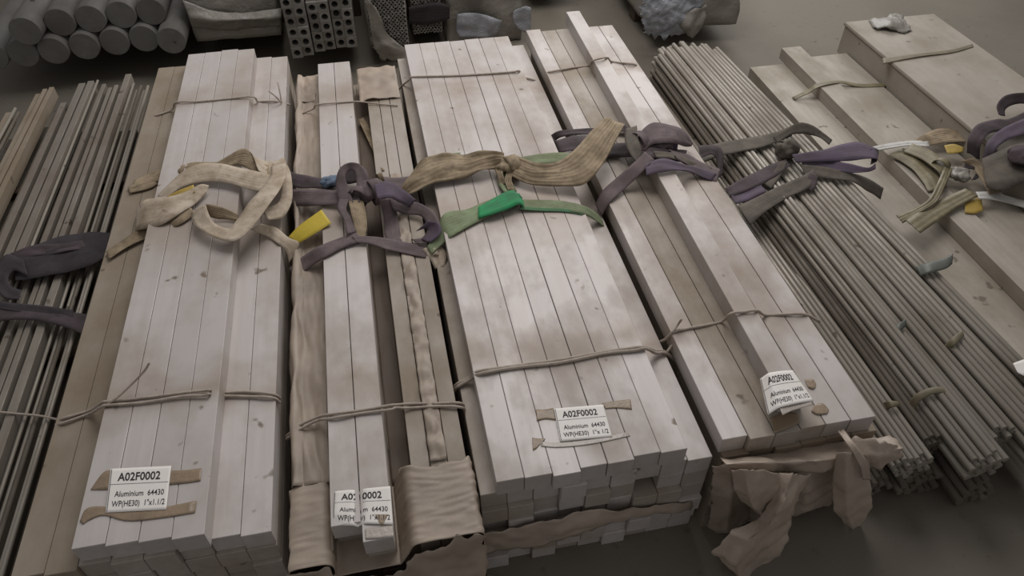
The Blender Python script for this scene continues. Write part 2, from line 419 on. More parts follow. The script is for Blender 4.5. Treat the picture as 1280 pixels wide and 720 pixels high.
cnt += rod_bundle((1.528, .205), (1.452, .215), .034, .040, .0098, .872, 3.16, 'rod', 'slim bundle right of brown-banded bundle', 'rods of the slim bundle')
cnt += rod_bundle((1.632, .200), (1.530, .205), .060, .046, .0102, .70, 3.16, 'rod', 'wide bundle tied with grey strip', 'rods of the grey-tied bundle')
cnt += rod_bundle((1.745, .190), (1.612, .200), .048, .042, .0102, .72, 3.12, 'rod', 'outermost bundle beside the low plates', 'rods of the outermost bundle')
cnt += rod_bundle((1.64, .075), (1.57, .075), .10, .060, .0165, .98, 3.0, 'rod_brown', 'thick rods under the rightmost bundles', 'thick rods under the right bundles')
cnt += rod_bundle((1.345, .175), (1.325, .165), .034, .048, .0095, .90, 3.05, 'rod_brown', 'filler rods left of the brown-banded bundle', 'filler rods beside the banded bundle')
rod((1.663,0.810,0.020), (1.66, 2.0, .02), .013, 'rod', 'loose rod lying alone on the floor at the right edge', None)
print('rods', cnt)

# ---------------------------------------------------------------- strips and rods on the left
x = -1.545; i = 0
TEN = ['', 'ten', 'twenty', 'thirty']
def nth(k): return ORD[k-1] if k <= 12 else {13: 'thirteenth', 14: 'fourteenth', 15: 'fifteenth', 16: 'sixteenth', 17: 'seventeenth', 18: 'eighteenth', 19: 'nineteenth', 20: 'twentieth', 30: 'thirtieth'}.get(k) or TEN[k//10]+'-'+ORD[k % 10-1]
seq = [(.024, .265, 'b'), (.014, .27, 'r'), (.014, .265, 'r'), (.030, .225, 'f'), (.020, .275, 'b'), (.018, .285, 'b'), (.020, .285, 'b'), (.030, .22, 'f'), (.014, .265, 'r'), (.024, .275, 's'), (.012, .265, 'r'), (.028, .285, 's'), (.026, .287, 's'),
       (.012, .275, 'r'), (.012, .262, 'r'), (.018, .272, 's'), (.012, .26, 'r'), (.016, .278, 's'), (.018, .282, 's'), (.012, .268, 'r'), (.026, .288, 's'), (.012, .274, 'r'), (.012, .262, 'r'), (.014, .272, 'r'), (.012, .266, 'r'), (.014, .278, 'r'), (.012, .268, 'r'), (.013, .276, 'r')]
endy = [3.10, 3.13, 3.10, 3.05, 3.22, 3.24, 3.25, 3.0, 3.06, 3.12, 3.14, 3.26, 3.27, 3.30, 3.22, 3.26, 3.2, 3.21, 3.22, 3.2, 3.30, 3.24, 3.2, 3.22, 3.18, 3.2, 3.15, 3.18]
for (wd, z, t), ye in zip(seq, endy):
    i += 1
    y0 = .55+R.uniform(-.05, .1); tl = R.uniform(-.012, .012)
    pos = f'{nth(i)} from the left'
    if t == 'r':
        rod((x+wd/2+tl, y0, z-wd/2), (x+wd/2, ye, z-wd/2), wd/2-.0008, 'rod' if i % 3 else 'rod_brown', f'thin rod lying {pos} on the left heap of strips', 'thin rods of the left heap')
    else:
        h = .05 if t != 'f' else .03
        o = bar(x, x+wd, y0, ye, z-h, z, {'f': 'rod_brown', 'b': 'bar_brown', 's': 'strip'}[t], f'{"brown" if t != "s" else "grey"} flat strip lying {pos} on the left heap of strips', 'flat strips of the left heap', name='flat_strip')
        o.rotation_euler.z = tl*.2
    x += wd+.0042
for L in range(2):
    for j in range(6):
        x0 = -1.55+j*.106; z0 = .005+L*.088
        bar(x0, x0+.096, .6, 3.05+R.uniform(-.06, .06), z0, z0+.086, 'rod_brown', f'wide flat bar underneath the left heap, {ORD[j]} from left, {("lower", "upper")[L]} layer', 'wide flat bars under the left heap', name='flat_bar')
# bearers that lift the upper strips of the heap
for k, yy in enumerate((.8, 1.7, 2.6)):
    bm = bmesh.new(); bmesh.ops.create_cube(bm, size=1); bmesh.ops.scale(bm, vec=(.62, .05, .030), verts=bm.verts); bmesh.ops.bevel(bm, geom=bm.edges[:], offset=.003, affect='EDGES')
    o = link('wooden_bearer', from_bm('bearer', bm, M['wood'])); o.location = (-1.23, yy, .196)
    tag(o, f'dark wooden bearer under the left heap of strips, {("nearest", "middle", "farthest")[k]} of three', 'wood', 'bearers of the left heap')

# ---------------------------------------------------------------- low plates and long box bundle on the right
P6 = 'right low plate stack'
for k, (x0, x1, y0, y1, z0, z1, m, lab) in enumerate((
    (1.86, 2.90, .75, 3.15, .002, .093, 'plate', 'wide low grey plate lying on the floor right of the rods'),
    (2.045, 2.15, .75, 3.21, .094, .150, 'plate', 'raised flat bar on the low plates right of the rods'),
    (2.155, 2.36, .75, 3.12, .094, .135, 'plate', 'flat plate between the raised flat bar and the long box bundle'))):
    bar(x0, x1, y0, y1, z0, z1, m, lab, None, name='metal_plate')
bx = empty('wrapped_plate_bundle', (2.64, 3.2, .095)); tag(bx, 'long box-shaped bundle of plates with dust-covered top at the upper right', 'bundle')
def quadbox(name, x0, x1, y0, y1, z0, z1, mat, parent, bev=.006, amp=.0, seg=1, freq=6, seed=0):
    bm = bmesh.new(); bmesh.ops.create_cube(bm, size=1)
    bmesh.ops.scale(bm, vec=(x1-x0, y1-y0, z1-z0), verts=bm.verts); bmesh.ops.translate(bm, vec=((x0+x1)/2, (y0+y1)/2, (z0+z1)/2), verts=bm.verts)
    if seg > 1: bmesh.ops.subdivide_edges(bm, edges=bm.edges[:], cuts=seg, use_grid_fill=True)
    else: bmesh.ops.bevel(bm, geom=bm.edges[:], offset=bev, segments=2, affect='EDGES')
    if amp:
        bm.normal_update()
        for v in bm.verts:
            q = v.co*freq+Vector((seed*3.1, 0, 0))
            v.co += v.normal*amp*((1-abs(2*noise.noise(q)))-.6+.5*noise.noise(q*2.3))
            v.co.z = max(v.co.z, z0)
    o = link(name, from_bm(name, bm, M[mat], seg > 1))
    if parent: child(o, parent)
    return o
quadbox('plate_block', 2.37, 2.862, 1.2, 3.215, .0945, .236, 'plate', bx, .004)
quadbox('cover_sheet', 2.364, 2.868, 1.19, 3.222, .2362, .252, 'plate', bx, .003)
sc = empty('torn_paper_scrap', (2.554,3.133,0.256)); tag(sc, 'crumpled pale paper scrap lying on the far end of the long box bundle', 'scrap')
sheet('paper', [[(2.495,3.220,0.256),(2.563,3.193,0.270),(2.667,3.248,0.262),(2.676,3.222,0.256)], [(2.469,3.105,0.260),(2.526,3.093,0.285),(2.613,3.134,0.275),(2.649,3.110,0.258)], [(2.524,3.121,0.256),(2.546,3.067,0.262),(2.582,3.042,0.262),(2.641,3.061,0.256)]], 'film_grey', sc, 16, 12, .01, 22, 3, rag=.01)
tg = empty('plate_tie', (2.359,2.811,0.252)); tag(tg, 'flat tie band laid across the top of the long box bundle', 'tie')
ribbon('band', [(2.339,2.827,0.254),(2.533,2.829,0.258),(2.710,2.839,0.256),(2.843,2.875,0.254)], [(2.314,2.779,0.253),(2.516,2.802,0.257),(2.691,2.811,0.255),(2.831,2.846,0.253)], 'tie_brown', tg, thick=.003)
tg = empty('plate_film_tie', (2.225,2.854,0.120)); tag(tg, 'pale film tie laid across the raised flat bar and low plates', 'tie')
ribbon('band', [(1.927,2.827,0.096),(1.999,2.827,0.130),(2.046,2.837,0.153),(2.162,2.837,0.153),(2.258,2.814,0.138),(2.386,2.796,0.138)], [(1.928,2.804,0.096),(1.992,2.798,0.130),(2.037,2.802,0.152),(2.151,2.817,0.152),(2.243,2.788,0.137),(2.370,2.770,0.137)], 'olive', tg, thick=.003)

# ---------------------------------------------------------------- background
def beam(x0, x1, y, z1, lab):
    bm = bmesh.new(); bmesh.ops.create_cube(bm, size=1); bmesh.ops.scale(bm, vec=(x1-x0, .09, z1), verts=bm.verts); bmesh.ops.bevel(bm, geom=bm.edges[:], offset=.004, affect='EDGES')
    o = link('timber_bearer', from_bm('timber', bm, M['wood'])); o.location = ((x0+x1)/2, y, z1/2); tag(o, lab, 'wood')
for (a, b, nm) in ((-2.0, -.93, 'round billets'), (-.87, -.45, 'wrapped bale'), (-.40, -.03, 'square tubes')):
    beam(a, b, 4.40, .1505, f'dark timber bearer under the {nm}, front one'); beam(a, b, 4.9, .1505, f'dark timber bearer under the {nm}, rear one')
_b = []
def billet(c, r, ln, lab):
    if not _b:
        bm = bmesh.new(); bmesh.ops.create_cone(bm, cap_ends=True, segments=40, radius1=r, radius2=r, depth=ln)
        bmesh.ops.bevel(bm, geom=[e for e in bm.edges if any(len(f.verts) > 4 for f in e.link_faces)], offset=.003, segments=2, affect='EDGES')
        me = from_bm('billet_shape', bm, M['billet'])
        for p in me.polygons: p.use_smooth = len(p.vertices) == 4
        _b.append(me)
    o = link('billet', _b[0]); o.location = (c[0], c[1]+ln/2, c[2]); o.rotation_euler.x = math.pi/2
    tag(o, lab, 'billet', 'round billets at the back')
ends = [(-1.807,3.831,0.153),(-1.728,3.909,0.153),(-1.574,3.914,0.153),(-1.431,3.920,0.153),(-1.293,3.929,0.153),(-1.148,3.927,0.153),(-0.998,3.888,0.153)]
zb = .1508+.0683
for i, p in enumerate(ends):
    billet((-1.790+i*.1370, (3.75, 3.75, 3.75, 3.77, 3.79, 3.80, 3.75)[i], zb), .0683, 1.7, f'round grey billet, {ORD[i]} from left in the bottom row at the back left')
for i in range(5):
    billet((-1.5845+.1370*i, (3.72, 3.79, 3.80, 3.82, 3.83)[i], zb+.1190), .0683, 1.7, f'round grey billet, {ORD[i]} from left in the upper row at the back left')
def bale(name, x0, x1, y0, y1, z0, z1, mat, lab, amp, seed, freq=6):
    e = empty(name, ((x0+x1)/2, y0, z0)); tag(e, lab, 'bundle')
    quadbox('film_cover', x0, x1, y0, y1, z0, z1, mat, e, amp=amp, seg=14, seed=seed, freq=freq); return e
b = bale('wrapped_bale', -.875, -.452, 3.86, 5.2, .151, .46, 'film_grey', 'grey film-wrapped bale between the billets and the square tubes', .012, 2)
sheet('loose_fold', [[(-0.875,3.830,0.383),(-0.770,3.830,0.326),(-0.625,3.830,0.289),(-0.418,3.830,0.304)], [(-0.864,3.800,0.307),(-0.740,3.790,0.284),(-0.587,3.790,0.278),(-0.425,3.800,0.268)], [(-0.870,3.830,0.244),(-0.761,3.830,0.218),(-0.605,3.830,0.212),(-0.437,3.830,0.213)]], 'film_grey', b, 30, 16, .008, 9, 4, lin=True)
# square tubes with round bores
def tube_mesh(s, r, ln):
    V, F = [], []; n = 16
    sq = []
    for i in range(n):
        q = 2*math.pi*i/n+math.pi/4; c, d = math.cos(q), math.sin(q); k = s/2/max(abs(c), abs(d)); sq.append((c*k, d*k))
    for y in (0, ln):
        V += [(a, y, b) for a, b in sq]; V += [(r*math.cos(2*math.pi*i/n+math.pi/4), y, r*math.sin(2*math.pi*i/n+math.pi/4)) for i in range(n)]
    for i in range(n):
        j = (i+1) % n
        F += [(i, j, n+j, n+i), (2*n+j, 2*n+i, 3*n+i, 3*n+j), (i, 2*n+i, 2*n+j, j), (n+i, n+j, 3*n+j, 3*n+i)]
    bm = bmesh.new(); me = mesh('tube_shape', V, F); bm.from_mesh(me)
    return from_bm('tube_shape', bm, M['tube'])
tm = tube_mesh(.0512, .0158, 1.5)
for p, (x0, y0, nr) in enumerate(((-.390, 3.59, 6), (-.280, 3.635, 6), (-.172, 3.65, 6))):
    for r_ in range(nr):
        for c_ in range(2):
            o = link('square_tube', tm); o.location = (x0+.026+c_*.052, y0+R.uniform(-.012, .012)-.003*r_, .151+.026+r_*.0516)
            tag(o, f'square tube with round bore, {("left", "right")[c_]} in {ORD[r_]} row up, {("left", "middle", "right")[p]} pack', 'tube', 'square bored tubes at the back')
def tube_bundle(x0, x1, y0, z0, z1, nx, nz, lab, mat, skirt=True):
    e = empty('wrapped_tube_bundle', ((x0+x1)/2, y0, z0)); tag(e, lab, 'bundle', 'wrapped bundles of small tubes')
    quadbox('film_wrap', x0-.004, x1+.004, y0+.03, y0+1.4, z0, z1, mat, e, amp=.012, seg=10, seed=x0)
    V, F = [], []; n = 8; sx, sz = (x1-x0)/nx, (z1-z0)/nz; r = min(sx, sz)*.30
    for i in range(nx):
        for j in range(nz):
            cx, cz = x0+(i+.5)*sx, z0+(j+.5)*sz; yy = y0+R.uniform(-.006, .006); b0 = len(V)
            for y, k in ((yy, 1), (yy+.06, 1)):
                for q in range(n):
                    t = 2*math.pi*q/n+math.pi/8; c, d = math.cos(t), math.sin(t); m = max(abs(c), abs(d)); V.append((cx+c/m*sx*.48, y, cz+d/m*sz*.48))
            for y in (yy, yy+.05):
                for q in range(n):
                    t = 2*math.pi*q/n+math.pi/8; V.append((cx+r*math.cos(t), y, cz+r*math.sin(t)))
            for q in range(n):
                s = (q+1) % n
                F += [(b0+q, b0+s, b0+2*n+s, b0+2*n+q), (b0+q, b0+n+q, b0+n+s, b0+s), (b0+2*n+q, b0+2*n+s, b0+3*n+s, b0+3*n+q)]
    o = link('tube_ends', mesh('tube_ends', V, F, M['tube'])); child(o, e); o['kind'] = 'stuff'
    return e
t = tube_bundle(.0, .198, 3.72, .10, .40, 10, 13, 'film-wrapped bundle of small tubes standing just right of the square tubes', 'film_grey')
sheet('torn_film', [[(-0.003,3.690,0.369),(0.008,3.690,0.245),(0.014,3.690,0.106),(0.047,3.690,0.040)], [(0.050,3.680,0.328),(0.051,3.680,0.181),(0.104,3.670,0.107),(0.138,3.670,0.041)], [(0.106,3.700,0.110),(0.187,3.690,0.089),(0.206,3.690,0.070),(0.194,3.690,0.035)]], 'film_grey', t, 20, 14, .012, 9, 6, rag=.02)
t = tube_bundle(.234, .39, 3.84, .10, .42, 9, 13, 'second bundle of small tubes with a dark band around its end', 'film_dark')
ribbon('dark_band', [(0.220,3.820,0.254),(0.300,3.810,0.268),(0.375,3.810,0.270),(0.434,3.820,0.244)], [(0.212,3.820,0.168),(0.290,3.810,0.156),(0.368,3.810,0.163),(0.430,3.820,0.175)], 'black', t, thick=.003, wr=.004)
b = bale('wrapped_block', .42, .83, 3.86, 5.3, .003, .36, 'film_grey', 'film-wrapped block with bluish patches behind the middle stack', .015, 5)
sheet('blue_patch', [[(0.475,3.830,0.193),(0.552,3.820,0.199),(0.638,3.820,0.174),(0.718,3.830,0.136)], [(0.463,3.830,0.114),(0.549,3.820,0.120),(0.636,3.820,0.102),(0.700,3.830,0.083)], [(0.478,3.830,0.067),(0.547,3.820,0.061),(0.617,3.820,0.054),(0.673,3.830,0.049)]], 'film_blue', b, 16, 10, .012, 10, 8)
sheet('grey_patch', [[(0.780,3.830,0.184),(0.835,3.820,0.210),(0.875,3.820,0.197)], [(0.776,3.830,0.130),(0.832,3.820,0.130),(0.877,3.820,0.126)], [(0.798,3.830,0.092),(0.837,3.820,0.066),(0.873,3.820,0.053)]], 'film_blue', b, 14, 10, .012, 10, 9)
quadbox('grey_box_end', .53, .63, 3.80, 3.9, .30, .42, 'tube', b, .004)
b = bale('pale_crate', .94, 1.22, 4.22, 5.3, .16, .42, 'film_blue', 'pale bluish crate standing on dark bearers beyond the raised bar', .006, 3)
beam(.90, 1.26, 4.55, .157, 'dark timber bearer under the pale bluish crate, front one'); beam(.90, 1.26, 5.1, .157, 'dark timber bearer under the pale bluish crate, rear one')
b = bale('wrapped_sack', 1.50, 1.98, 3.62, 5.2, .10, .46, 'film_grey', 'film-wrapped sack of pale material at top behind the rods', .025, 8, 5)
sheet('white_film', [[(1.404,3.580,0.313),(1.492,3.550,0.318),(1.602,3.550,0.309),(1.751,3.580,0.285)], [(1.414,3.570,0.206),(1.499,3.530,0.225),(1.601,3.530,0.216),(1.753,3.570,0.202)], [(1.444,3.570,0.116),(1.511,3.550,0.101),(1.601,3.550,0.101),(1.718,3.570,0.099)]], 'film_blue', b, 44, 34, .012, 16, 11, rag=.03)
sheet('hanging_flap', [[(1.588,3.560,0.204),(1.656,3.540,0.233),(1.769,3.560,0.240)], [(1.610,3.550,0.154),(1.671,3.520,0.153),(1.761,3.550,0.167)], [(1.679,3.540,0.098),(1.702,3.520,0.079),(1.733,3.540,0.102)]], 'film_grey', b, 16, 14, .02, 9, 12, rag=.02)
beam(1.52, 1.96, 4.0, .098, 'dark timber bearer under the wrapped sack, front one'); beam(1.52, 1.96, 4.9, .098, 'dark timber bearer under the wrapped sack, rear one')

# ---------------------------------------------------------------- stretch film on the wrapped stack and torn film
e = empty('stretch_film', (-.12, .9, 0)); tag(e, 'brown stretch film wound round the near end of the stack under the purple strap', 'film')
prof = [(-.330, 0), (-.332, .12), (-.332, .25), (-.331, .335), (-.322, .35), (-.29, .352), (-.25, .350), (-.238, .330), (-.2365, .2925), (-.2, .2918), (-.15, .2918), (-.1, .2918), (-.092, .2925), (-.075, .325), (-.058, .362), (-.03, .367), (.02, .366), (.07, .367), (.094, .362), (.097, .33), (.097, .2), (.097, .1), (.097, 0)]
V, F = [], []; ny = 45; pf = cr([(a, 0, b) for a, b in prof], 90)
for i in range(ny):
    y = .795+.20*i/(ny-1)
    for j, p in enumerate(pf):
        ridge = .0011*math.sin(i*.95+.6*math.sin(j*.13)+2.2*noise.noise(Vector((p.x*6, y*20, p.z*6))))+.007*noise.noise(Vector((p.x*14, y*60, p.z*14)))
        inner = (abs(p.x+.165) < .073 and p.z < .3)
        k = 0 if inner else ridge
        c = Vector((-.12, 0, .15)); d = (p-c).normalized()
        V.append((p.x+d.x*k, y-.012*math.sin(j*.21)*(i/ny)+(.02*noise.noise(Vector((j*.2, 3, 1))) if i == ny-1 else 0), max(.001, p.z+abs(k)*.8+(.0 if inner else .002))))
for i in range(ny-1):
    for j in range(len(pf)-1):
        a = i*len(pf)+j; F.append((a, a+1, a+1+len(pf), a+len(pf)))
o = link('wound_bands', mesh('wound_bands', V, F, M['film'], True)); child(o, e)
md = o.modifiers.new('thickness', 'SOLIDIFY'); md.thickness = .0012; md.offset = 1
sheet('front_cover', [[(-.334, .797, .34), (-.25, .79, .345), (-.23, .785, .285), (-.1, .783, .285), (-.07, .79, .31), (.02, .79, .362), (.1, .797, .355)],
                      [(-.334, .79, .2), (-.25, .778, .2), (-.2, .775, .19), (-.1, .772, .18), (-.05, .775, .2), (.02, .777, .2), (.1, .787, .2)],
                      [(-.334, .79, .06), (-.25, .775, .06), (-.2, .77, .05), (-.1, .765, .05), (-.05, .77, .05), (.02, .77, .05), (.1, .787, .06)]], 'film', e, 60, 24, .014, 11, 3, rag=.02)
sheet('long_film', [[(-.328, y, .10) for y in (1.0, 1.5, 2.0, 2.5, 3.0)], [(-.329, y, .345) for y in (1.0, 1.5, 2.0, 2.5, 3.0)], [(-.298, y, .349) for y in (1.0, 1.5, 2.0, 2.5, 3.0)], [(-.262, y, .351) for y in (1.0, 1.5, 2.0, 2.5, 3.0)], [(-.238, y, .352) for y in (1.0, 1.5, 2.0, 2.5, 3.0)]],
      'film', e, 170, 40, .009, 9, 5, aniso=(2.4, .6, 2.4))
sheet('trough_film', [[(-.097, y, .2935) for y in (1.0, 1.5, 2.0, 2.5, 2.9)], [(-.072, y, .2945) for y in (1.0, 1.5, 2.0, 2.5, 2.9)], [(-.049, y, .297) for y in (1.0, 1.5, 2.0, 2.5, 2.9)]],
      'film_dark', e, 110, 14, .004, 9, 6, aniso=(2, .6, 2))
sheet('crumpled_film', [[(.002, y, .3635) for y in (1.0, 1.4, 1.8, 2.2)], [(.022, y, .367) for y in (1.0, 1.4, 1.8, 2.2)], [(.042, y, .3635) for y in (1.0, 1.4, 1.8, 2.2)]], 'film', e, 120, 10, .010, 22, 7, aniso=(1, .8, 1))
sheet('far_film', [[(-.328, y, .347) for y in (2.78, 2.9, 2.995)], [(-.25, y, .352) for y in (2.78, 2.9, 2.995)]], 'film', e, 16, 16, .010, 14, 8)
sheet('far_film_right', [[(-.075, y, .364) for y in (2.72, 2.86, 2.99)], [(0, y, .368) for y in (2.72, 2.86, 2.99)], [(.088, y, .366) for y in (2.72, 2.86, 2.99)]], 'film', e, 20, 18, .010, 14, 9)
ribbon('twisted_tail', [(-0.023,2.223,0.360),(-0.057,2.459,0.330),(-0.091,2.656,0.320)], [(0.006,2.236,0.350),(-0.027,2.495,0.310),(-0.069,2.698,0.300)], 'tan', e, n=24, wr=.005)

e = empty('film_scrap', (.35, .88, .17)); tag(e, 'torn brownish film strip lying across the end faces of the stack under the green strap', 'film')
sheet('torn_strip', [[(0.092,0.872,0.213),(0.176,0.872,0.214),(0.275,0.870,0.228),(0.377,0.870,0.231),(0.506,0.872,0.198),(0.660,0.876,0.161)], [(0.094,0.868,0.171),(0.174,0.866,0.169),(0.277,0.866,0.171),(0.358,0.866,0.189),(0.508,0.870,0.176),(0.658,0.874,0.141)], [(0.097,0.870,0.115),(0.175,0.868,0.114),(0.259,0.868,0.098),(0.342,0.868,0.126),(0.512,0.872,0.147),(0.657,0.875,0.123)]], 'kraft', e, 50, 12, .008, 14, 4, rag=.01)

e = empty('torn_film', (.93, .86, .2)); tag(e, 'torn brown wrapping film hanging from the near end of the right bar stack', 'film')
sheet('ledge_fold', [[(0.701,0.890,0.329),(0.766,0.890,0.323),(0.854,0.890,0.311),(0.943,0.890,0.306),(1.049,0.890,0.317),(1.172,0.890,0.289)],
                     [(0.677,0.840,0.392),(0.742,0.830,0.394),(0.841,0.840,0.348),(0.909,0.820,0.365),(1.044,0.840,0.314),(1.178,0.840,0.310)],
                     [(0.673,0.840,0.383),(0.746,0.825,0.370),(0.849,0.835,0.311),(0.944,0.815,0.312),(1.074,0.835,0.284),(1.161,0.835,0.275)]], 'kraft', e, 70, 20, .007, 11, 2, rag=.010, lin=True)
sheet('back_drape', [[(0.674,0.870,0.340),(0.702,0.850,0.362),(0.761,0.870,0.305),(0.813,0.850,0.313),(0.893,0.870,0.253),(0.933,0.850,0.268),(1.076,0.870,0.206)], [(0.704,0.875,0.179),(0.738,0.845,0.219),(0.820,0.875,0.140),(0.840,0.840,0.192),(0.933,0.870,0.110),(0.959,0.845,0.159),(1.066,0.870,0.098)], [(0.737,0.880,-0.020),(0.763,0.840,0.018),(0.857,0.875,-0.047),(0.869,0.835,0.023),(0.960,0.870,-0.030),(0.987,0.845,0.050),(1.097,0.870,0.002)]], 'kraft', e, 66, 26, .008, 14, 3, rag=.012, lin=True)
sheet('left_flap', [[(0.678,0.810,0.411),(0.693,0.790,0.445),(0.755,0.810,0.387),(0.796,0.800,0.383)], [(0.698,0.800,0.337),(0.706,0.770,0.385),(0.766,0.790,0.324),(0.809,0.790,0.331)], [(0.730,0.795,0.276),(0.737,0.770,0.302),(0.787,0.780,0.236),(0.824,0.790,0.229)], [(0.790,0.790,0.210),(0.792,0.775,0.224),(0.808,0.780,0.205),(0.824,0.790,0.193)]], 'kraft', e, 40, 30, .005, 14, 5, rag=.004, lin=True)
sheet('long_tail', [[(0.824,0.820,0.342),(0.838,0.800,0.363),(0.876,0.815,0.326),(0.907,0.820,0.316)], [(0.803,0.790,0.289),(0.811,0.760,0.316),(0.858,0.780,0.258),(0.894,0.800,0.242)], [(0.772,0.770,0.228),(0.782,0.740,0.248),(0.852,0.770,0.150),(0.896,0.790,0.139)], [(0.689,0.750,0.225),(0.724,0.720,0.229),(0.832,0.755,0.085),(0.893,0.770,0.066)], [(0.655,0.745,0.158),(0.703,0.710,0.141),(0.827,0.745,-0.021),(0.890,0.760,-0.021)], [(0.701,0.740,0.079),(0.742,0.710,0.034),(0.835,0.740,-0.101),(0.875,0.750,-0.071)]], 'kraft', e, 40, 60, .009, 12, 6, rag=.008, lin=True)
sheet('pointed_flap', [[(0.957,0.820,0.384),(0.967,0.805,0.404),(1.013,0.820,0.368),(1.054,0.820,0.348)], [(0.978,0.810,0.265),(0.994,0.785,0.293),(1.049,0.805,0.242),(1.101,0.810,0.217)], [(1.023,0.800,0.125),(1.052,0.785,0.125),(1.097,0.795,0.091),(1.144,0.800,0.099)], [(1.132,0.800,-0.029),(1.135,0.795,-0.029),(1.145,0.800,-0.042),(1.146,0.800,-0.034)]], 'kraft', e, 30, 40, .004, 13, 7, rag=.003, lin=True)
sheet('right_ruffle', [[(1.016,0.860,0.363),(1.076,0.840,0.374),(1.183,0.850,0.300)], [(1.014,0.830,0.345),(1.080,0.815,0.341),(1.189,0.840,0.270)], [(1.083,0.830,0.274),(1.115,0.820,0.268),(1.147,0.830,0.269)]], 'kraft', e, 30, 20, .007, 13, 8, rag=.015, lin=True)
ribbon('twisted_strand', [(0.999,0.885,0.366),(0.984,0.830,0.396),(1.012,0.800,0.350),(1.056,0.800,0.263)], [(1.015,0.885,0.368),(1.007,0.830,0.389),(1.041,0.800,0.341),(1.081,0.800,0.255)], 'kraft', e, n=24, wr=.006)

# ---------------------------------------------------------------- straps
# cream strap on the left stack
e = empty('webbing_strap', (-0.555,2.044,0.450)); tag(e, 'cream webbing strap loosely knotted across the left bar stack', 'strap')
ribbon('rear_band', [(-0.873,2.246,0.394),(-0.815,2.297,0.396),(-0.752,2.329,0.402),(-0.636,2.262,0.455),(-0.517,2.237,0.455)], [(-0.860,2.212,0.394),(-0.798,2.228,0.396),(-0.754,2.260,0.400),(-0.631,2.209,0.455),(-0.514,2.189,0.455)], 'tan', e, wr=.006)
ribbon('rear_tuck', [(-0.859,2.290,0.394),(-0.778,2.322,0.400),(-0.672,2.262,0.450)], [(-0.857,2.243,0.394),(-0.780,2.256,0.400),(-0.677,2.220,0.450)], 'tan', e, n=24, wr=.006, seed=3)
ribbon('top_band', [(-0.747,2.109,0.440),(-0.705,2.145,0.462),(-0.657,2.194,0.475),(-0.599,2.212,0.480),(-0.532,2.191,0.482),(-0.454,2.149,0.478),(-0.359,2.114,0.460)], [(-0.720,2.091,0.440),(-0.679,2.114,0.455),(-0.633,2.126,0.462),(-0.578,2.126,0.464),(-0.515,2.101,0.466),(-0.448,2.058,0.462),(-0.370,2.041,0.450)], 'cream', e, n=50, wr=.005, seed=1)
ribbon('flat_fold', [(-0.809,2.084,0.420),(-0.776,2.089,0.450),(-0.709,2.053,0.470),(-0.648,2.060,0.474),(-0.602,2.095,0.474),(-0.575,2.097,0.465)], [(-0.807,1.993,0.400),(-0.754,1.954,0.430),(-0.699,1.946,0.450),(-0.654,1.976,0.454),(-0.615,2.017,0.454),(-0.585,2.069,0.455)], 'cream', e, wr=.010, seed=2)
ribbon('lower_left_leg', [(-0.882,1.911,0.397),(-0.828,1.971,0.399),(-0.767,2.001,0.410),(-0.684,1.979,0.450),(-0.628,2.010,0.455)], [(-0.866,1.874,0.397),(-0.811,1.925,0.399),(-0.743,1.959,0.405),(-0.660,1.933,0.448),(-0.607,1.977,0.452)], 'tan', e, wr=.006, seed=4)
ribbon('front_loop', [(-0.621,1.984,0.455),(-0.599,1.895,0.475),(-0.548,1.828,0.480),(-0.492,1.788,0.480),(-0.454,1.795,0.480),(-0.414,1.856,0.485),(-0.368,1.945,0.490),(-0.334,2.063,0.480),(-0.336,2.211,0.455)], [(-0.565,1.955,0.500),(-0.550,1.902,0.495),(-0.533,1.875,0.480),(-0.494,1.847,0.478),(-0.473,1.882,0.480),(-0.447,1.947,0.482),(-0.407,2.023,0.482),(-0.382,2.111,0.472),(-0.384,2.206,0.452)], 'cream', e, n=60, wr=.004, seed=5)
ribbon('loop_back', [(-0.567,1.955,0.500),(-0.542,1.959,0.490),(-0.507,1.952,0.475),(-0.476,1.936,0.460)], [(-0.574,1.955,0.458),(-0.545,1.936,0.455),(-0.511,1.928,0.453),(-0.477,1.914,0.452)], 'tan', e, n=24, wr=.004)
ribbon('peak', [(-0.569,2.243,0.455),(-0.518,2.256,0.475),(-0.472,2.266,0.485),(-0.448,2.244,0.480),(-0.427,2.202,0.470),(-0.394,2.198,0.455)], [(-0.540,2.204,0.455),(-0.500,2.215,0.455),(-0.461,2.184,0.458),(-0.439,2.156,0.455),(-0.418,2.133,0.455),(-0.386,2.118,0.455)], 'tan', e, n=40, wr=.006, seed=6)
ribbon('peak_fold', [(-0.452,2.249,0.484),(-0.428,2.221,0.470),(-0.388,2.239,0.440),(-0.354,2.308,0.405)], [(-0.436,2.222,0.480),(-0.419,2.141,0.475),(-0.383,2.133,0.450),(-0.346,2.211,0.410)], 'cream', e, n=30, wr=.005, seed=7)
ribbon('right_drop', [(-0.364,2.298,0.410),(-0.335,2.228,0.410),(-0.321,2.099,0.420),(-0.325,2.012,0.420),(-0.349,1.949,0.420),(-0.386,1.903,0.450)], [(-0.380,2.242,0.430),(-0.362,2.157,0.430),(-0.355,2.074,0.430),(-0.359,2.023,0.430),(-0.371,1.986,0.440),(-0.411,1.958,0.455)], 'cream', e, n=40, wr=.006, seed=8)
ribbon('right_tail', [(-0.408,1.887,0.453),(-0.373,1.914,0.410),(-0.338,1.877,0.395),(-0.309,1.874,0.370),(-0.323,1.845,0.350)], [(-0.436,1.862,0.453),(-0.401,1.888,0.400),(-0.367,1.849,0.394),(-0.348,1.835,0.370),(-0.344,1.815,0.340)], 'cream', e, n=30, wr=.005, seed=9)
blob('tucked_wad', (-0.679,2.019,0.450), (.045, .035, .018), 'cream', e, .35, 26, 3, .5)
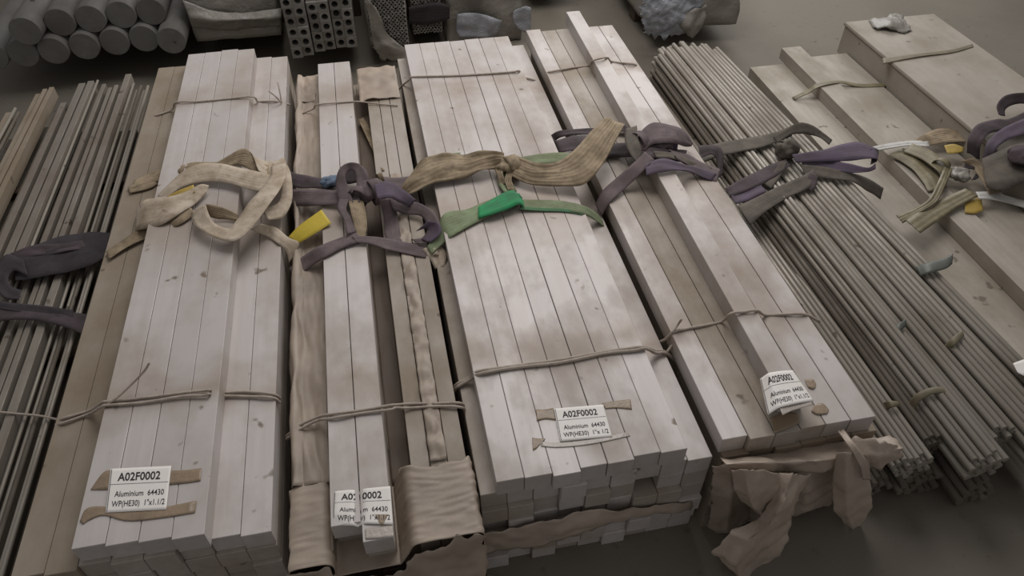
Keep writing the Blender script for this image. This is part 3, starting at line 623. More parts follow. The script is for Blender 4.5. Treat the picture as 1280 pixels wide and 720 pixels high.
o = link('yellow_patch', None) if False else ribbon('yellow_patch', [(-0.705,2.070,0.466),(-0.663,2.080,0.478),(-0.619,2.094,0.483)], [(-0.670,2.051,0.462),(-0.642,2.049,0.472),(-0.613,2.064,0.476)], 'yellow_old', e, n=14)
o['label'] = 'small yellow patch'

# purple strap on the film-wrapped stack
e = empty('webbing_strap', (-0.118,1.996,0.420)); tag(e, 'dull purple webbing strap knotted over the film-wrapped stack, yellow tag beside it', 'strap')
ribbon('left_band', [(-0.345,2.177,0.360),(-0.288,2.111,0.400),(-0.234,2.083,0.412),(-0.159,2.042,0.425),(-0.102,2.023,0.430)], [(-0.340,2.098,0.350),(-0.285,2.034,0.390),(-0.230,2.004,0.408),(-0.162,1.983,0.420),(-0.106,1.970,0.425)], 'purple', e, wr=.004)
ribbon('rear_left_band', [(-0.363,2.306,0.360),(-0.314,2.238,0.380),(-0.255,2.171,0.405),(-0.179,2.116,0.420)], [(-0.356,2.217,0.360),(-0.308,2.151,0.380),(-0.251,2.108,0.403),(-0.181,2.069,0.415)], 'purple_dark', e, wr=.006, seed=1)
ribbon('top_loop', [(-0.171,1.985,0.430),(-0.176,2.055,0.450),(-0.159,2.094,0.478),(-0.126,2.107,0.490),(-0.090,2.098,0.485),(-0.069,2.067,0.465),(-0.070,2.021,0.440)], [(-0.125,1.967,0.430),(-0.136,2.027,0.445),(-0.142,2.068,0.462),(-0.127,2.093,0.468),(-0.110,2.083,0.466),(-0.108,2.044,0.455),(-0.118,2.002,0.435)], 'purple', e, n=50, wr=.003, seed=2)
ribbon('loop_inside', [(-0.164,2.141,0.440),(-0.141,2.150,0.450),(-0.104,2.133,0.450)], [(-0.163,2.104,0.420),(-0.142,2.090,0.420),(-0.105,2.092,0.420)], 'purple_dark', e, n=16)
blob('knot', (-0.071,2.033,0.425), (.050, .040, .030), 'purple', e, .35, 26, 1, .3)
wrap('knot_wrap', (-0.051,2.027,0.420), .35, (.040, .042), .034, 'purple', e)
wrap('knot_wrap', (-0.109,2.012,0.420), 1.1, (.034, .034), .026, 'purple', e)
ribbon('violet_fold', [(-0.052,1.994,0.470),(-0.005,2.002,0.470),(0.042,1.981,0.440),(0.075,1.984,0.400)], [(-0.047,1.928,0.460),(-0.007,1.929,0.460),(0.021,1.937,0.430),(0.051,1.958,0.390)], 'violet', e, n=26, wr=.006, seed=3)
ribbon('centre_strand', [(-0.169,1.980,0.440),(-0.176,1.933,0.438),(-0.159,1.882,0.430),(-0.154,1.824,0.418)], [(-0.139,1.974,0.440),(-0.149,1.927,0.438),(-0.139,1.894,0.430),(-0.124,1.834,0.418)], 'purple', e, n=26, wr=.003, seed=4)
ribbon('broad_strand', [(-0.140,1.972,0.435),(-0.134,1.901,0.430),(-0.128,1.848,0.420),(-0.126,1.805,0.410)], [(-0.095,1.991,0.420),(-0.090,1.926,0.410),(-0.091,1.867,0.405),(-0.102,1.810,0.402)], 'tan', e, n=26, wr=.004, seed=5)
ribbon('lower_left_leg', [(-0.343,1.786,0.345),(-0.301,1.814,0.360),(-0.239,1.804,0.404),(-0.179,1.823,0.410),(-0.124,1.831,0.414)], [(-0.330,1.743,0.335),(-0.287,1.757,0.355),(-0.231,1.744,0.402),(-0.167,1.779,0.406),(-0.107,1.793,0.410)], 'purple', e, n=36, wr=.004, seed=6)
ribbon('lower_right_leg', [(-0.140,1.817,0.415),(-0.086,1.812,0.410),(-0.034,1.826,0.380),(0.023,1.807,0.370),(0.091,1.781,0.360)], [(-0.127,1.790,0.410),(-0.084,1.779,0.405),(-0.039,1.778,0.375),(0.018,1.756,0.368),(0.075,1.734,0.360)], 'purple', e, n=36, wr=.004, seed=7)
ribbon('right_strand', [(-0.044,1.981,0.420),(-0.038,1.946,0.380),(-0.039,1.875,0.370),(-0.037,1.817,0.365)], [(0.003,1.994,0.410),(0.008,1.943,0.375),(0.009,1.868,0.368),(0.012,1.799,0.365)], 'purple', e, n=28, wr=.004, seed=8)
ribbon('right_loop', [(-0.016,2.002,0.420),(0.034,1.992,0.400),(0.093,1.954,0.400),(0.127,1.883,0.410),(0.134,1.814,0.405),(0.103,1.787,0.380),(0.062,1.791,0.370)], [(-0.002,1.952,0.390),(0.037,1.942,0.378),(0.078,1.923,0.380),(0.094,1.879,0.385),(0.094,1.842,0.382),(0.075,1.818,0.372),(0.040,1.824,0.366)], 'purple', e, n=46, wr=.004, seed=9)
ribbon('loop_end', [(0.103,1.852,0.412),(0.133,1.826,0.415),(0.133,1.790,0.405),(0.097,1.774,0.385)], [(0.059,1.848,0.376),(0.090,1.847,0.385),(0.093,1.828,0.380),(0.070,1.811,0.372)], 'violet', e, n=20, wr=.004)
ribbon('rear_right_band', [(-0.030,2.133,0.400),(0.018,2.140,0.385),(0.079,2.144,0.380)], [(-0.025,2.071,0.390),(0.023,2.082,0.375),(0.073,2.082,0.375)], 'purple', e, n=20, wr=.006)
wrap('small_loop', (-0.030,2.110,0.410), .2, (.018, .018), .016, 'tan', e)
b = blob('blue_rag', (-0.196,2.105,0.430), (.030, .022, .016), 'blue', e, .4, 40, 2, .4); b['label'] = 'faded blue rag tucked under the strap'
t = empty('paper_tag', (-0.279,1.948,0.370)); tag(t, 'bright yellow paper tag lying between the cream and purple straps', 'tag')
ribbon('card', [(-0.344,1.906,0.372),(-0.311,1.932,0.388),(-0.268,1.956,0.402),(-0.230,1.975,0.414)], [(-0.315,1.875,0.366),(-0.281,1.875,0.384),(-0.238,1.884,0.402),(-0.201,1.901,0.412)], 'yellow', t, n=16, thick=.001)

# tan cloth strap and green strap on the middle stack
e = empty('webbing_strap', (0.402,2.065,0.420)); tag(e, 'tan ribbed cloth sling tied across the middle stack, frayed tail to the right', 'strap')
ribbon('left_fold', [(0.021,2.055,0.375),(0.067,2.121,0.395),(0.119,2.173,0.412),(0.177,2.182,0.425),(0.265,2.161,0.430),(0.335,2.145,0.435),(0.398,2.117,0.435)], [(0.023,2.025,0.370),(0.068,2.021,0.390),(0.147,2.039,0.405),(0.224,2.044,0.410),(0.303,2.054,0.415),(0.355,2.065,0.420),(0.393,2.060,0.425)], 'tan', e, n=60, k=14, wr=.022, seed=1)
ribbon('left_under', [(0.028,2.099,0.355),(0.094,2.156,0.400),(0.171,2.208,0.408),(0.257,2.208,0.410)], [(0.040,2.057,0.350),(0.105,2.066,0.395),(0.179,2.122,0.405),(0.260,2.138,0.410)], 'sage', e, n=30, wr=.006, seed=2)
blob('knot', (0.408,2.069,0.430), (.046, .036, .028), 'tan', e, .35, 30, 5, .2)
wrap('knot_wrap', (0.417,2.070,0.428), .25, (.036, .036), .040, 'tan', e)
ribbon('right_tail', [(0.438,2.091,0.450),(0.496,2.024,0.455),(0.572,2.017,0.462),(0.639,2.062,0.475),(0.707,2.127,0.490),(0.780,2.191,0.500)], [(0.405,2.010,0.425),(0.466,1.959,0.420),(0.556,1.925,0.425),(0.632,1.906,0.440),(0.711,1.973,0.460),(0.846,2.168,0.480)], 'tan', e, n=50, k=14, wr=.008, seed=3)
ribbon('rear_fold', [(0.454,2.138,0.410),(0.537,2.147,0.410),(0.605,2.141,0.408),(0.651,2.134,0.400)], [(0.455,2.088,0.410),(0.533,2.082,0.410),(0.600,2.072,0.408),(0.647,2.074,0.400)], 'sage', e, n=20, wr=.004)
ribbon('knot_end', [(0.354,2.060,0.430),(0.357,2.020,0.425),(0.357,1.992,0.412)], [(0.379,2.048,0.435),(0.377,2.009,0.430),(0.385,1.991,0.415)], 'tan', e, n=14, wr=.004)
e = empty('webbing_strap', (0.383,1.900,0.410)); tag(e, 'green webbing strap pulled tight across the middle stack, emerald at its knot', 'strap')
ribbon('left_band', [(0.085,1.768,0.372),(0.125,1.834,0.390),(0.158,1.879,0.408),(0.227,1.889,0.406),(0.289,1.913,0.408),(0.352,1.934,0.415)], [(0.096,1.740,0.368),(0.142,1.769,0.385),(0.168,1.771,0.402),(0.235,1.810,0.405),(0.292,1.837,0.407),(0.364,1.858,0.412)], 'sage', e, n=40, wr=.006, seed=1)
o = ribbon('knot_band', [(0.268,1.884,0.413),(0.316,1.911,0.418),(0.362,1.928,0.425),(0.393,1.924,0.430),(0.408,1.893,0.424),(0.417,1.886,0.415)], [(0.259,1.830,0.411),(0.306,1.831,0.416),(0.356,1.845,0.420),(0.390,1.857,0.422),(0.406,1.859,0.418),(0.413,1.852,0.412)], 'emerald', e, n=26, wr=.008, seed=2); o['label'] = 'bright emerald knotted section'
blob('knot', (0.395,1.908,0.415), (.020, .016, .014), 'emerald', e, .4, 50, 4)
ribbon('right_band', [(0.410,1.900,0.412),(0.478,1.892,0.405),(0.550,1.874,0.404),(0.611,1.838,0.402),(0.651,1.837,0.370),(0.673,1.821,0.345)], [(0.401,1.857,0.410),(0.472,1.842,0.404),(0.543,1.825,0.403),(0.595,1.800,0.401),(0.636,1.802,0.370),(0.671,1.794,0.340)], 'sage', e, n=40, wr=.003, seed=3)
ribbon('right_edge', [(0.402,1.865,0.414),(0.468,1.851,0.408),(0.539,1.833,0.407),(0.597,1.807,0.405)], [(0.400,1.853,0.410),(0.471,1.838,0.404),(0.542,1.821,0.403),(0.594,1.796,0.401)], 'green_mid', e, n=24)
ribbon('upper_link', [(0.364,2.084,0.412),(0.355,2.010,0.412),(0.364,1.940,0.416)], [(0.400,2.068,0.412),(0.403,2.001,0.412),(0.407,1.940,0.416)], 'sage', e, n=20, wr=.006)
for k in range(4):
    tube('twist_strand', [(0.393,2.033,0.430),(0.380,1.996,0.425),(0.382,1.948,0.420)], .003, 'tan', e, n=14).location.x += .006*k
e = empty('cloth_knot', (0.103,1.755,0.360)); tag(e, 'small cream cloth knot at the left end of the green strap', 'knot')
blob('wad', (0.103,1.761,0.355), (.024, .022, .018), 'cream', e, .4, 45, 6)
ribbon('tail', [(0.069,1.768,0.362),(0.089,1.731,0.350),(0.099,1.701,0.335)], [(0.122,1.779,0.370),(0.142,1.746,0.355),(0.130,1.706,0.338)], 'cream', e, n=18, wr=.008)

# purple strap on the right bar stack
e = empty('webbing_strap', (0.929,2.053,0.430)); tag(e, 'purple webbing strap knotted over the single raised bar of the right stack', 'strap')
ribbon('rear_band', [(0.622,2.346,0.350),(0.644,2.295,0.400),(0.734,2.285,0.402),(0.823,2.275,0.404),(0.937,2.248,0.420)], [(0.623,2.301,0.350),(0.647,2.256,0.400),(0.732,2.255,0.400),(0.821,2.245,0.402),(0.929,2.205,0.420)], 'purple_dark', e, wr=.004)
ribbon('left_turn', [(0.621,2.319,0.360),(0.617,2.235,0.400),(0.678,2.238,0.404),(0.756,2.233,0.404)], [(0.609,2.215,0.345),(0.617,2.160,0.394),(0.676,2.163,0.398),(0.744,2.170,0.398)], 'purple_dark', e, n=30, wr=.008, seed=1)
ribbon('under_band', [(0.734,2.175,0.396),(0.823,2.172,0.400),(0.875,2.074,0.450),(0.949,2.035,0.452),(1.041,2.045,0.420)], [(0.724,2.098,0.394),(0.803,2.086,0.398),(0.850,1.999,0.450),(0.933,1.972,0.450),(1.018,1.995,0.410)], 'purple_dark', e, wr=.008, seed=2)
ribbon('knot_over', [(0.852,2.058,0.450),(0.882,2.105,0.475),(0.940,2.141,0.485),(1.007,2.125,0.480),(1.051,2.106,0.460),(1.082,2.089,0.420)], [(0.879,2.032,0.450),(0.902,2.040,0.468),(0.934,2.034,0.474),(0.980,2.031,0.470),(1.032,2.047,0.440),(1.069,2.071,0.420)], 'purple', e, n=40, wr=.008, seed=3)
blob('knot', (0.925,2.064,0.450), (.060, .036, .026), 'purple', e, .35, 24, 8, -.1)
wrap('knot_wrap', (0.879,2.086,0.448), .3, (.044, .040), .026, 'purple', e)
wrap('knot_wrap', (1.004,2.084,0.440), -.3, (.034, .034), .024, 'violet', e)
ribbon('brown_turn', [(0.845,2.152,0.470),(0.815,2.067,0.475),(0.815,2.003,0.465),(0.825,1.977,0.455)], [(0.888,2.158,0.474),(0.864,2.070,0.480),(0.860,2.019,0.468),(0.844,1.983,0.455)], 'greyband', e, n=24, wr=.004)
ribbon('diagonal_leg', [(0.667,1.891,0.360),(0.698,1.912,0.400),(0.757,1.946,0.420),(0.809,1.961,0.455),(0.864,1.997,0.475)], [(0.676,1.840,0.350),(0.708,1.853,0.396),(0.777,1.901,0.410),(0.827,1.914,0.452),(0.884,1.955,0.468)], 'purple', e, n=40, wr=.003, seed=4)
ribbon('lower_fold', [(0.847,1.943,0.462),(0.908,1.956,0.464),(0.961,1.941,0.454),(1.025,1.959,0.420),(1.113,1.931,0.394)], [(0.835,1.890,0.455),(0.893,1.895,0.456),(0.952,1.901,0.450),(1.020,1.926,0.410),(1.083,1.901,0.392)], 'violet', e, n=30, wr=.006, seed=5)
ribbon('right_fold', [(0.960,2.018,0.455),(1.034,2.027,0.420),(1.081,1.989,0.405),(1.135,1.955,0.394)], [(0.970,1.965,0.450),(1.023,1.964,0.410),(1.065,1.932,0.400),(1.095,1.890,0.385)], 'purple', e, n=30, wr=.008, seed=6)
ribbon('brown_fold', [(0.897,2.006,0.465),(0.964,1.998,0.455),(1.047,1.996,0.412),(1.114,1.976,0.396)], [(0.898,1.974,0.460),(0.960,1.967,0.450),(1.036,1.965,0.408),(1.095,1.944,0.394)], 'greyband', e, n=30, wr=.006, seed=7)

# grey and violet strap over the rods
e = empty('webbing_strap', (1.525,2.161,0.280)); tag(e, 'grey-brown webbing strap with violet tails knotted over the round rods', 'strap')
ribbon('upper_left_band', [(1.163,2.193,0.300),(1.275,2.275,0.272),(1.440,2.297,0.270),(1.542,2.309,0.272),(1.614,2.322,0.285)], [(1.163,2.128,0.300),(1.272,2.203,0.268),(1.420,2.221,0.266),(1.518,2.244,0.268),(1.592,2.262,0.280)], 'greyband', e, wr=.004)
ribbon('frayed_end', [(1.135,2.150,0.360),(1.196,2.180,0.340),(1.252,2.192,0.310),(1.250,2.147,0.290),(1.218,2.076,0.270)], [(1.123,2.086,0.355),(1.181,2.125,0.335),(1.209,2.136,0.310),(1.210,2.112,0.290),(1.199,2.067,0.265)], 'purple_dark', e, n=26, wr=.008, seed=1)
ribbon('arch', [(1.517,2.274,0.275),(1.576,2.285,0.305),(1.627,2.286,0.320),(1.681,2.276,0.305),(1.734,2.262,0.270),(1.763,2.240,0.250)], [(1.520,2.234,0.270),(1.581,2.257,0.285),(1.625,2.252,0.290),(1.667,2.247,0.280),(1.712,2.243,0.262),(1.739,2.218,0.245)], 'greyband', e, n=34, wr=.005, seed=2)
blob('knot', (1.518,2.161,0.292), (.044, .036, .036), 'greyband', e, .3, 26, 3)
wrap('knot_wrap', (1.525,2.170,0.285), .2, (.036, .036), .044, 'greyband', e)
ribbon('violet_tail', [(1.511,2.112,0.300),(1.611,2.113,0.300),(1.718,2.129,0.305),(1.790,2.129,0.310),(1.827,2.088,0.310),(1.851,2.076,0.300)], [(1.513,2.080,0.285),(1.615,2.072,0.280),(1.702,2.052,0.285),(1.762,2.036,0.295),(1.800,2.024,0.298),(1.816,2.022,0.290)], 'violet', e, n=36, wr=.006, seed=3)
ribbon('second_tail', [(1.550,2.109,0.275),(1.640,2.090,0.275),(1.708,2.037,0.280),(1.763,1.997,0.285),(1.807,2.015,0.285)], [(1.546,2.070,0.265),(1.634,2.046,0.262),(1.697,2.008,0.265),(1.755,1.986,0.272),(1.798,1.994,0.275)], 'violet', e, n=30, wr=.006, seed=4)
ribbon('belly', [(1.535,2.079,0.275),(1.619,2.048,0.270),(1.711,2.015,0.258),(1.807,1.997,0.220),(1.875,2.000,0.170)], [(1.531,2.025,0.262),(1.607,1.994,0.258),(1.695,1.970,0.248),(1.778,1.958,0.200),(1.845,1.960,0.150)], 'greyband', e, n=30, wr=.004, seed=5)
ribbon('tail_end', [(1.813,2.076,0.312),(1.844,2.068,0.306),(1.813,2.019,0.292)], [(1.797,2.076,0.300),(1.806,2.049,0.295),(1.786,2.014,0.285)], 'black', e, n=12)
ribbon('leg_inner', [(1.187,1.981,0.285),(1.284,2.040,0.272),(1.397,2.090,0.272),(1.491,2.113,0.280)], [(1.191,1.935,0.275),(1.282,1.975,0.268),(1.382,2.015,0.268),(1.494,2.077,0.275)], 'purple_dark', e, n=30, wr=.006, seed=6)
ribbon('violet_lining', [(1.195,1.952,0.276),(1.268,1.988,0.268),(1.340,2.006,0.266)], [(1.198,1.900,0.272),(1.265,1.923,0.266),(1.344,1.958,0.264)], 'violet', e, n=18, wr=.004)
ribbon('leg_outer', [(1.200,1.890,0.272),(1.284,1.926,0.268),(1.392,1.970,0.270),(1.496,2.003,0.275),(1.563,2.034,0.280)], [(1.206,1.792,0.262),(1.286,1.848,0.262),(1.401,1.908,0.264),(1.500,1.944,0.266),(1.560,1.987,0.270)], 'greyband', e, n=36, wr=.004, seed=7)
ribbon('fold_right', [(1.518,2.006,0.270),(1.547,2.017,0.280),(1.556,1.984,0.280)], [(1.496,1.946,0.265),(1.512,1.927,0.262),(1.537,1.954,0.268)], 'purple_dark', e, n=14, wr=.004)
ribbon('strand', [(1.458,2.101,0.285),(1.421,2.060,0.275),(1.356,2.000,0.268)], [(1.488,2.095,0.285),(1.448,2.047,0.273),(1.368,1.970,0.266)], 'greyband', e, n=16)

# charcoal strap on the left heap
e = empty('webbing_strap', (-1.071,2.045,0.300)); tag(e, 'charcoal webbing strap laid across the heap of strips at the left edge', 'strap')
ribbon('wide_band', [(-1.231,2.085,0.300),(-1.165,2.118,0.302),(-1.080,2.140,0.304),(-1.010,2.143,0.304),(-0.931,2.127,0.304)], [(-1.192,1.949,0.298),(-1.121,1.949,0.299),(-1.042,1.954,0.300),(-0.983,1.973,0.300),(-0.931,2.001,0.300)], 'black', e, wr=.010, seed=1)
ribbon('upper_fold', [(-1.237,2.081,0.305),(-1.175,2.095,0.310),(-1.102,2.096,0.310),(-1.020,2.098,0.308)], [(-1.225,2.045,0.300),(-1.157,2.049,0.305),(-1.084,2.049,0.306),(-0.997,2.055,0.306)], 'purple_dark', e, n=30, wr=.008, seed=5)
ribbon('left_turn', [(-1.184,2.033,0.310),(-1.239,2.070,0.315),(-1.263,2.026,0.310),(-1.246,1.938,0.305),(-1.203,1.870,0.300),(-1.162,1.860,0.295)], [(-1.154,1.956,0.305),(-1.197,1.984,0.308),(-1.212,1.967,0.306),(-1.206,1.939,0.303),(-1.193,1.918,0.300),(-1.162,1.900,0.297)], 'black', e, n=34, wr=.006, seed=2)
ribbon('lower_band', [(-1.242,1.864,0.300),(-1.160,1.826,0.300),(-1.081,1.797,0.300),(-1.004,1.774,0.300),(-0.937,1.749,0.298)], [(-1.221,1.771,0.300),(-1.150,1.770,0.300),(-1.074,1.748,0.300),(-0.994,1.706,0.300),(-0.935,1.666,0.295)], 'purple_dark', e, wr=.006, seed=3)
ribbon('lower_edge', [(-1.230,1.862,0.306),(-1.155,1.833,0.306),(-1.071,1.804,0.305),(-0.984,1.773,0.304)], [(-1.222,1.829,0.303),(-1.148,1.800,0.303),(-1.065,1.771,0.302),(-0.979,1.742,0.300)], 'black', e, n=24, wr=.005, seed=4)

# straps and film on the low plates
e = empty('webbing_strap', (2.306,2.029,0.300)); tag(e, 'dark purple webbing strap looped over the long box bundle at the right edge', 'strap')
ribbon('upper_loop', [(2.470,2.211,0.300),(2.481,2.251,0.320),(2.540,2.290,0.335),(2.618,2.295,0.335),(2.718,2.295,0.320)], [(2.510,2.216,0.285),(2.528,2.246,0.295),(2.571,2.267,0.300),(2.626,2.270,0.300),(2.705,2.258,0.290)], 'purple_dark', e, n=34, wr=.003)
ribbon('curved_band', [(2.276,2.090,0.220),(2.279,2.120,0.275),(2.362,2.183,0.285),(2.459,2.198,0.287),(2.548,2.200,0.290),(2.943,2.359,0.290)], [(2.312,2.052,0.210),(2.310,2.076,0.262),(2.382,2.131,0.270),(2.452,2.138,0.272),(2.533,2.141,0.275),(2.643,2.168,0.275)], 'purple_dark', e, n=40, wr=.006, seed=1)
ribbon('second_band', [(2.304,2.035,0.230),(2.331,2.075,0.275),(2.426,2.126,0.290),(2.549,2.166,0.295),(2.659,2.194,0.295)], [(2.340,2.020,0.220),(2.349,2.036,0.268),(2.419,2.069,0.275),(2.512,2.089,0.280),(2.607,2.118,0.280)], 'violet', e, n=34, wr=.006, seed=2)
ribbon('brown_sling', [(2.277,2.014,0.240),(2.344,2.011,0.270),(2.446,2.032,0.280),(2.548,2.035,0.280)], [(2.226,1.888,0.200),(2.252,1.839,0.225),(2.336,1.849,0.235),(2.434,1.864,0.240)], 'greyband', e, n=30, wr=.010, seed=3)
blob('knot', (2.387,1.945,0.290), (.06, .05, .03), 'purple_dark', e, .3, 20, 4)
ribbon('lower_sling', [(2.217,2.045,0.220),(2.259,2.021,0.200),(2.255,1.949,0.190),(2.238,1.872,0.180)], [(2.267,2.042,0.230),(2.302,2.009,0.210),(2.291,1.938,0.200),(2.293,1.875,0.185)], 'tan', e, n=24, wr=.004, seed=4)
e = empty('film_tie', (2.111,1.985,0.170)); tag(e, 'olive plastic film strips tied in a messy knot over the low plates', 'film')
ribbon('thin_strand', [(1.884,2.223,0.200),(2.004,2.250,0.190),(2.130,2.270,0.180),(2.239,2.262,0.175)], [(1.874,2.192,0.198),(1.994,2.220,0.187),(2.120,2.240,0.177),(2.221,2.222,0.172)], 'white_band', e, n=24, wr=.002)
ribbon('left_strip', [(2.032,2.214,0.155),(2.062,2.148,0.160),(2.068,2.055,0.157),(2.051,1.964,0.155)], [(2.118,2.249,0.160),(2.149,2.175,0.165),(2.157,2.075,0.162),(2.131,1.962,0.160)], 'olive', e, n=26, wr=.008, seed=1)
ribbon('curl', [(1.829,1.838,0.170),(1.910,1.860,0.170),(1.992,1.891,0.180),(2.083,1.973,0.190),(2.173,2.064,0.190)], [(1.837,1.801,0.160),(1.922,1.835,0.165),(2.016,1.872,0.175),(2.107,1.954,0.185),(2.197,2.044,0.185)], 'olive', e, n=30, wr=.006, seed=2)
ribbon('long_strip', [(1.848,1.805,0.170),(1.985,1.870,0.166),(2.088,1.905,0.170),(2.174,1.926,0.180)], [(1.863,1.733,0.165),(1.991,1.796,0.162),(2.104,1.846,0.166),(2.196,1.877,0.175)], 'olive', e, n=30, wr=.004, seed=3)
ribbon('upper_strip', [(2.172,2.271,0.170),(2.269,2.311,0.180),(2.343,2.305,0.190),(2.398,2.228,0.200)], [(2.170,2.230,0.165),(2.244,2.232,0.170),(2.323,2.225,0.180),(2.388,2.196,0.190)], 'tan', e, n=24, wr=.006, seed=4)
ribbon('cross_strip', [(2.153,2.247,0.180),(2.183,2.166,0.190),(2.187,2.088,0.195),(2.178,2.041,0.190)], [(2.092,2.215,0.170),(2.124,2.134,0.180),(2.128,2.058,0.185),(2.134,2.031,0.180)], 'olive', e, n=24, wr=.004, seed=5)
wrap('knot_wrap', (2.170,2.078,0.185), .5, (.030, .026), .03, 'olive', e)
blob('white_wad', (2.214,2.015,0.180), (.040, .036, .022), 'film_grey', e, .4, 28, 5)
ribbon('black_curl', [(2.248,2.050,0.205),(2.285,2.039,0.215),(2.295,2.003,0.200),(2.256,1.967,0.185)], [(2.228,2.024,0.195),(2.258,2.010,0.200),(2.270,2.000,0.190),(2.231,1.968,0.180)], 'black', e, n=18, wr=.003)
t = empty('paper_tag', (2.294,2.173,0.190)); tag(t, 'faded yellow tag, upper of two among the film strips at right', 'tag')
ribbon('card', [(2.255,2.190,0.196),(2.296,2.187,0.200),(2.320,2.158,0.200)], [(2.243,2.145,0.188),(2.270,2.134,0.192),(2.309,2.137,0.192)], 'yellow_old', t, n=10, thick=.001)
t = empty('paper_tag', (2.171,1.851,0.160)); tag(t, 'faded yellow tag, lower of two, beneath the olive film strip', 'tag')
ribbon('card', [(2.138,1.864,0.163),(2.181,1.878,0.165),(2.220,1.884,0.166)], [(2.111,1.820,0.155),(2.143,1.808,0.155),(2.186,1.817,0.157)], 'yellow_old', t, n=10, thick=.001)
e = empty('white_tie_band', (2.280,1.856,0.170)); tag(e, 'white plastic band lying across the low plates at the right edge', 'band')
ribbon('band', [(2.190,1.889,0.190),(2.263,1.887,0.180),(2.323,1.858,0.170),(2.416,1.801,0.160)], [(2.180,1.851,0.185),(2.244,1.848,0.174),(2.305,1.822,0.165),(2.389,1.764,0.155)], 'white_band', e, n=24, thick=.002)

# ---------------------------------------------------------------- twine
def twine(P, label, r=.0032, pairs=1, tails=(), off=.008):
    P = [Vector(p) for p in P]
    e = empty('jute_twine', P[len(P)//2]); tag(e, label, 'twine')
    for k in range(pairs):
        tube('strand', [p+Vector((0, -off*k-.004*k*(i % 2), .001*k)) for i, p in enumerate(P)], r, 'twine', e, n=60)
    for t in tails: tube('loose_end', t, r*.8, 'twine', e, n=20)
twine([(-0.899,1.299,0.370),(-0.870,1.283,0.395),(-0.811,1.293,0.398),(-0.763,1.276,0.440),(-0.743,1.267,0.450),(-0.661,1.262,0.450),(-0.567,1.257,0.452),(-0.517,1.253,0.453),(-0.504,1.252,0.452),(-0.514,1.286,0.398),(-0.485,1.285,0.396),(-0.429,1.277,0.395),(-0.365,1.256,0.395),(-0.354,1.260,0.370)], 'doubled twine tied across the near end of the cream strap stack', .0036, 2, [[(-0.795,1.288,0.410),(-0.733,1.261,0.455),(-0.685,1.290,0.475),(-0.650,1.303,0.500),(-0.632,1.310,0.520)]], .012)
twine([(-0.873,2.748,0.370),(-0.843,2.719,0.394),(-0.788,2.740,0.400),(-0.751,2.699,0.450),(-0.665,2.688,0.450),(-0.548,2.688,0.450),(-0.471,2.685,0.450),(-0.468,2.746,0.395),(-0.444,2.741,0.395),(-0.397,2.731,0.395),(-0.352,2.758,0.360)], 'twine tied across the far end of the cream strap stack', .0036, 1, [[(-0.375,2.712,0.396),(-0.392,2.711,0.430),(-0.415,2.735,0.440)], [(-0.375,2.712,0.396),(-0.375,2.739,0.430),(-0.380,2.780,0.450)]])
twine([(-0.345,1.169,0.330),(-0.308,1.174,0.358),(-0.262,1.179,0.372),(-0.224,1.158,0.404),(-0.151,1.155,0.404),(-0.078,1.156,0.404),(-0.065,1.166,0.390),(-0.034,1.181,0.366),(0.037,1.169,0.365),(0.099,1.158,0.364),(0.107,1.162,0.330)], 'twine tied across the near end of the film-wrapped stack', .0036, 2, (), .010)
twine([(-0.333,2.707,0.330),(-0.303,2.687,0.356),(-0.257,2.687,0.372),(-0.236,2.659,0.404),(-0.134,2.657,0.404),(-0.085,2.659,0.400),(-0.050,2.695,0.372),(0.003,2.682,0.366),(0.071,2.658,0.365)], 'twine tied across the far end of the film-wrapped stack', .003)
twine([(0.088,1.245,0.310),(0.101,1.236,0.346),(0.137,1.239,0.360),(0.157,1.221,0.403),(0.246,1.219,0.404),(0.374,1.216,0.404),(0.496,1.219,0.404),(0.573,1.218,0.404),(0.608,1.215,0.403),(0.647,1.233,0.360),(0.681,1.232,0.347),(0.721,1.229,0.300)], 'thick twine tied across the near end of the green strap stack', .0046, 2, [[(0.684,1.229,0.350),(0.701,1.241,0.360),(0.720,1.246,0.370)]], .006)
twine([(0.088,2.865,0.320),(0.109,2.854,0.346),(0.144,2.820,0.390),(0.150,2.807,0.403),(0.293,2.784,0.404),(0.424,2.771,0.404),(0.557,2.763,0.405),(0.588,2.766,0.404),(0.613,2.817,0.349),(0.645,2.789,0.349),(0.680,2.790,0.330)], 'twine tied across the far end of the green strap stack', .0042)
twine([(0.683,1.283,0.330),(0.692,1.267,0.360),(0.708,1.261,0.392),(0.746,1.264,0.394),(0.798,1.266,0.394),(0.852,1.270,0.395),(0.858,1.246,0.450),(0.894,1.244,0.451),(0.931,1.243,0.450),(0.981,1.269,0.395),(1.035,1.261,0.395),(1.092,1.250,0.395),(1.144,1.244,0.360)], 'twine tied across the near end of the right bar stack', .0042, 1, [[(0.702,1.258,0.394),(0.723,1.272,0.410),(0.723,1.261,0.440)]])
twine([(0.706,2.786,0.370),(0.717,2.751,0.395),(0.814,2.766,0.395),(0.889,2.773,0.395),(0.883,2.705,0.451),(0.946,2.720,0.451),(0.992,2.788,0.395),(1.041,2.763,0.395),(1.083,2.741,0.395),(1.117,2.765,0.360)], 'twine tied across the far end of the right bar stack', .0042)
twine([(-1.117,1.425,0.300),(-1.059,1.413,0.290),(-0.998,1.397,0.285),(-0.942,1.369,0.290)], 'thin twine crossing the heap of strips at lower left', .003)

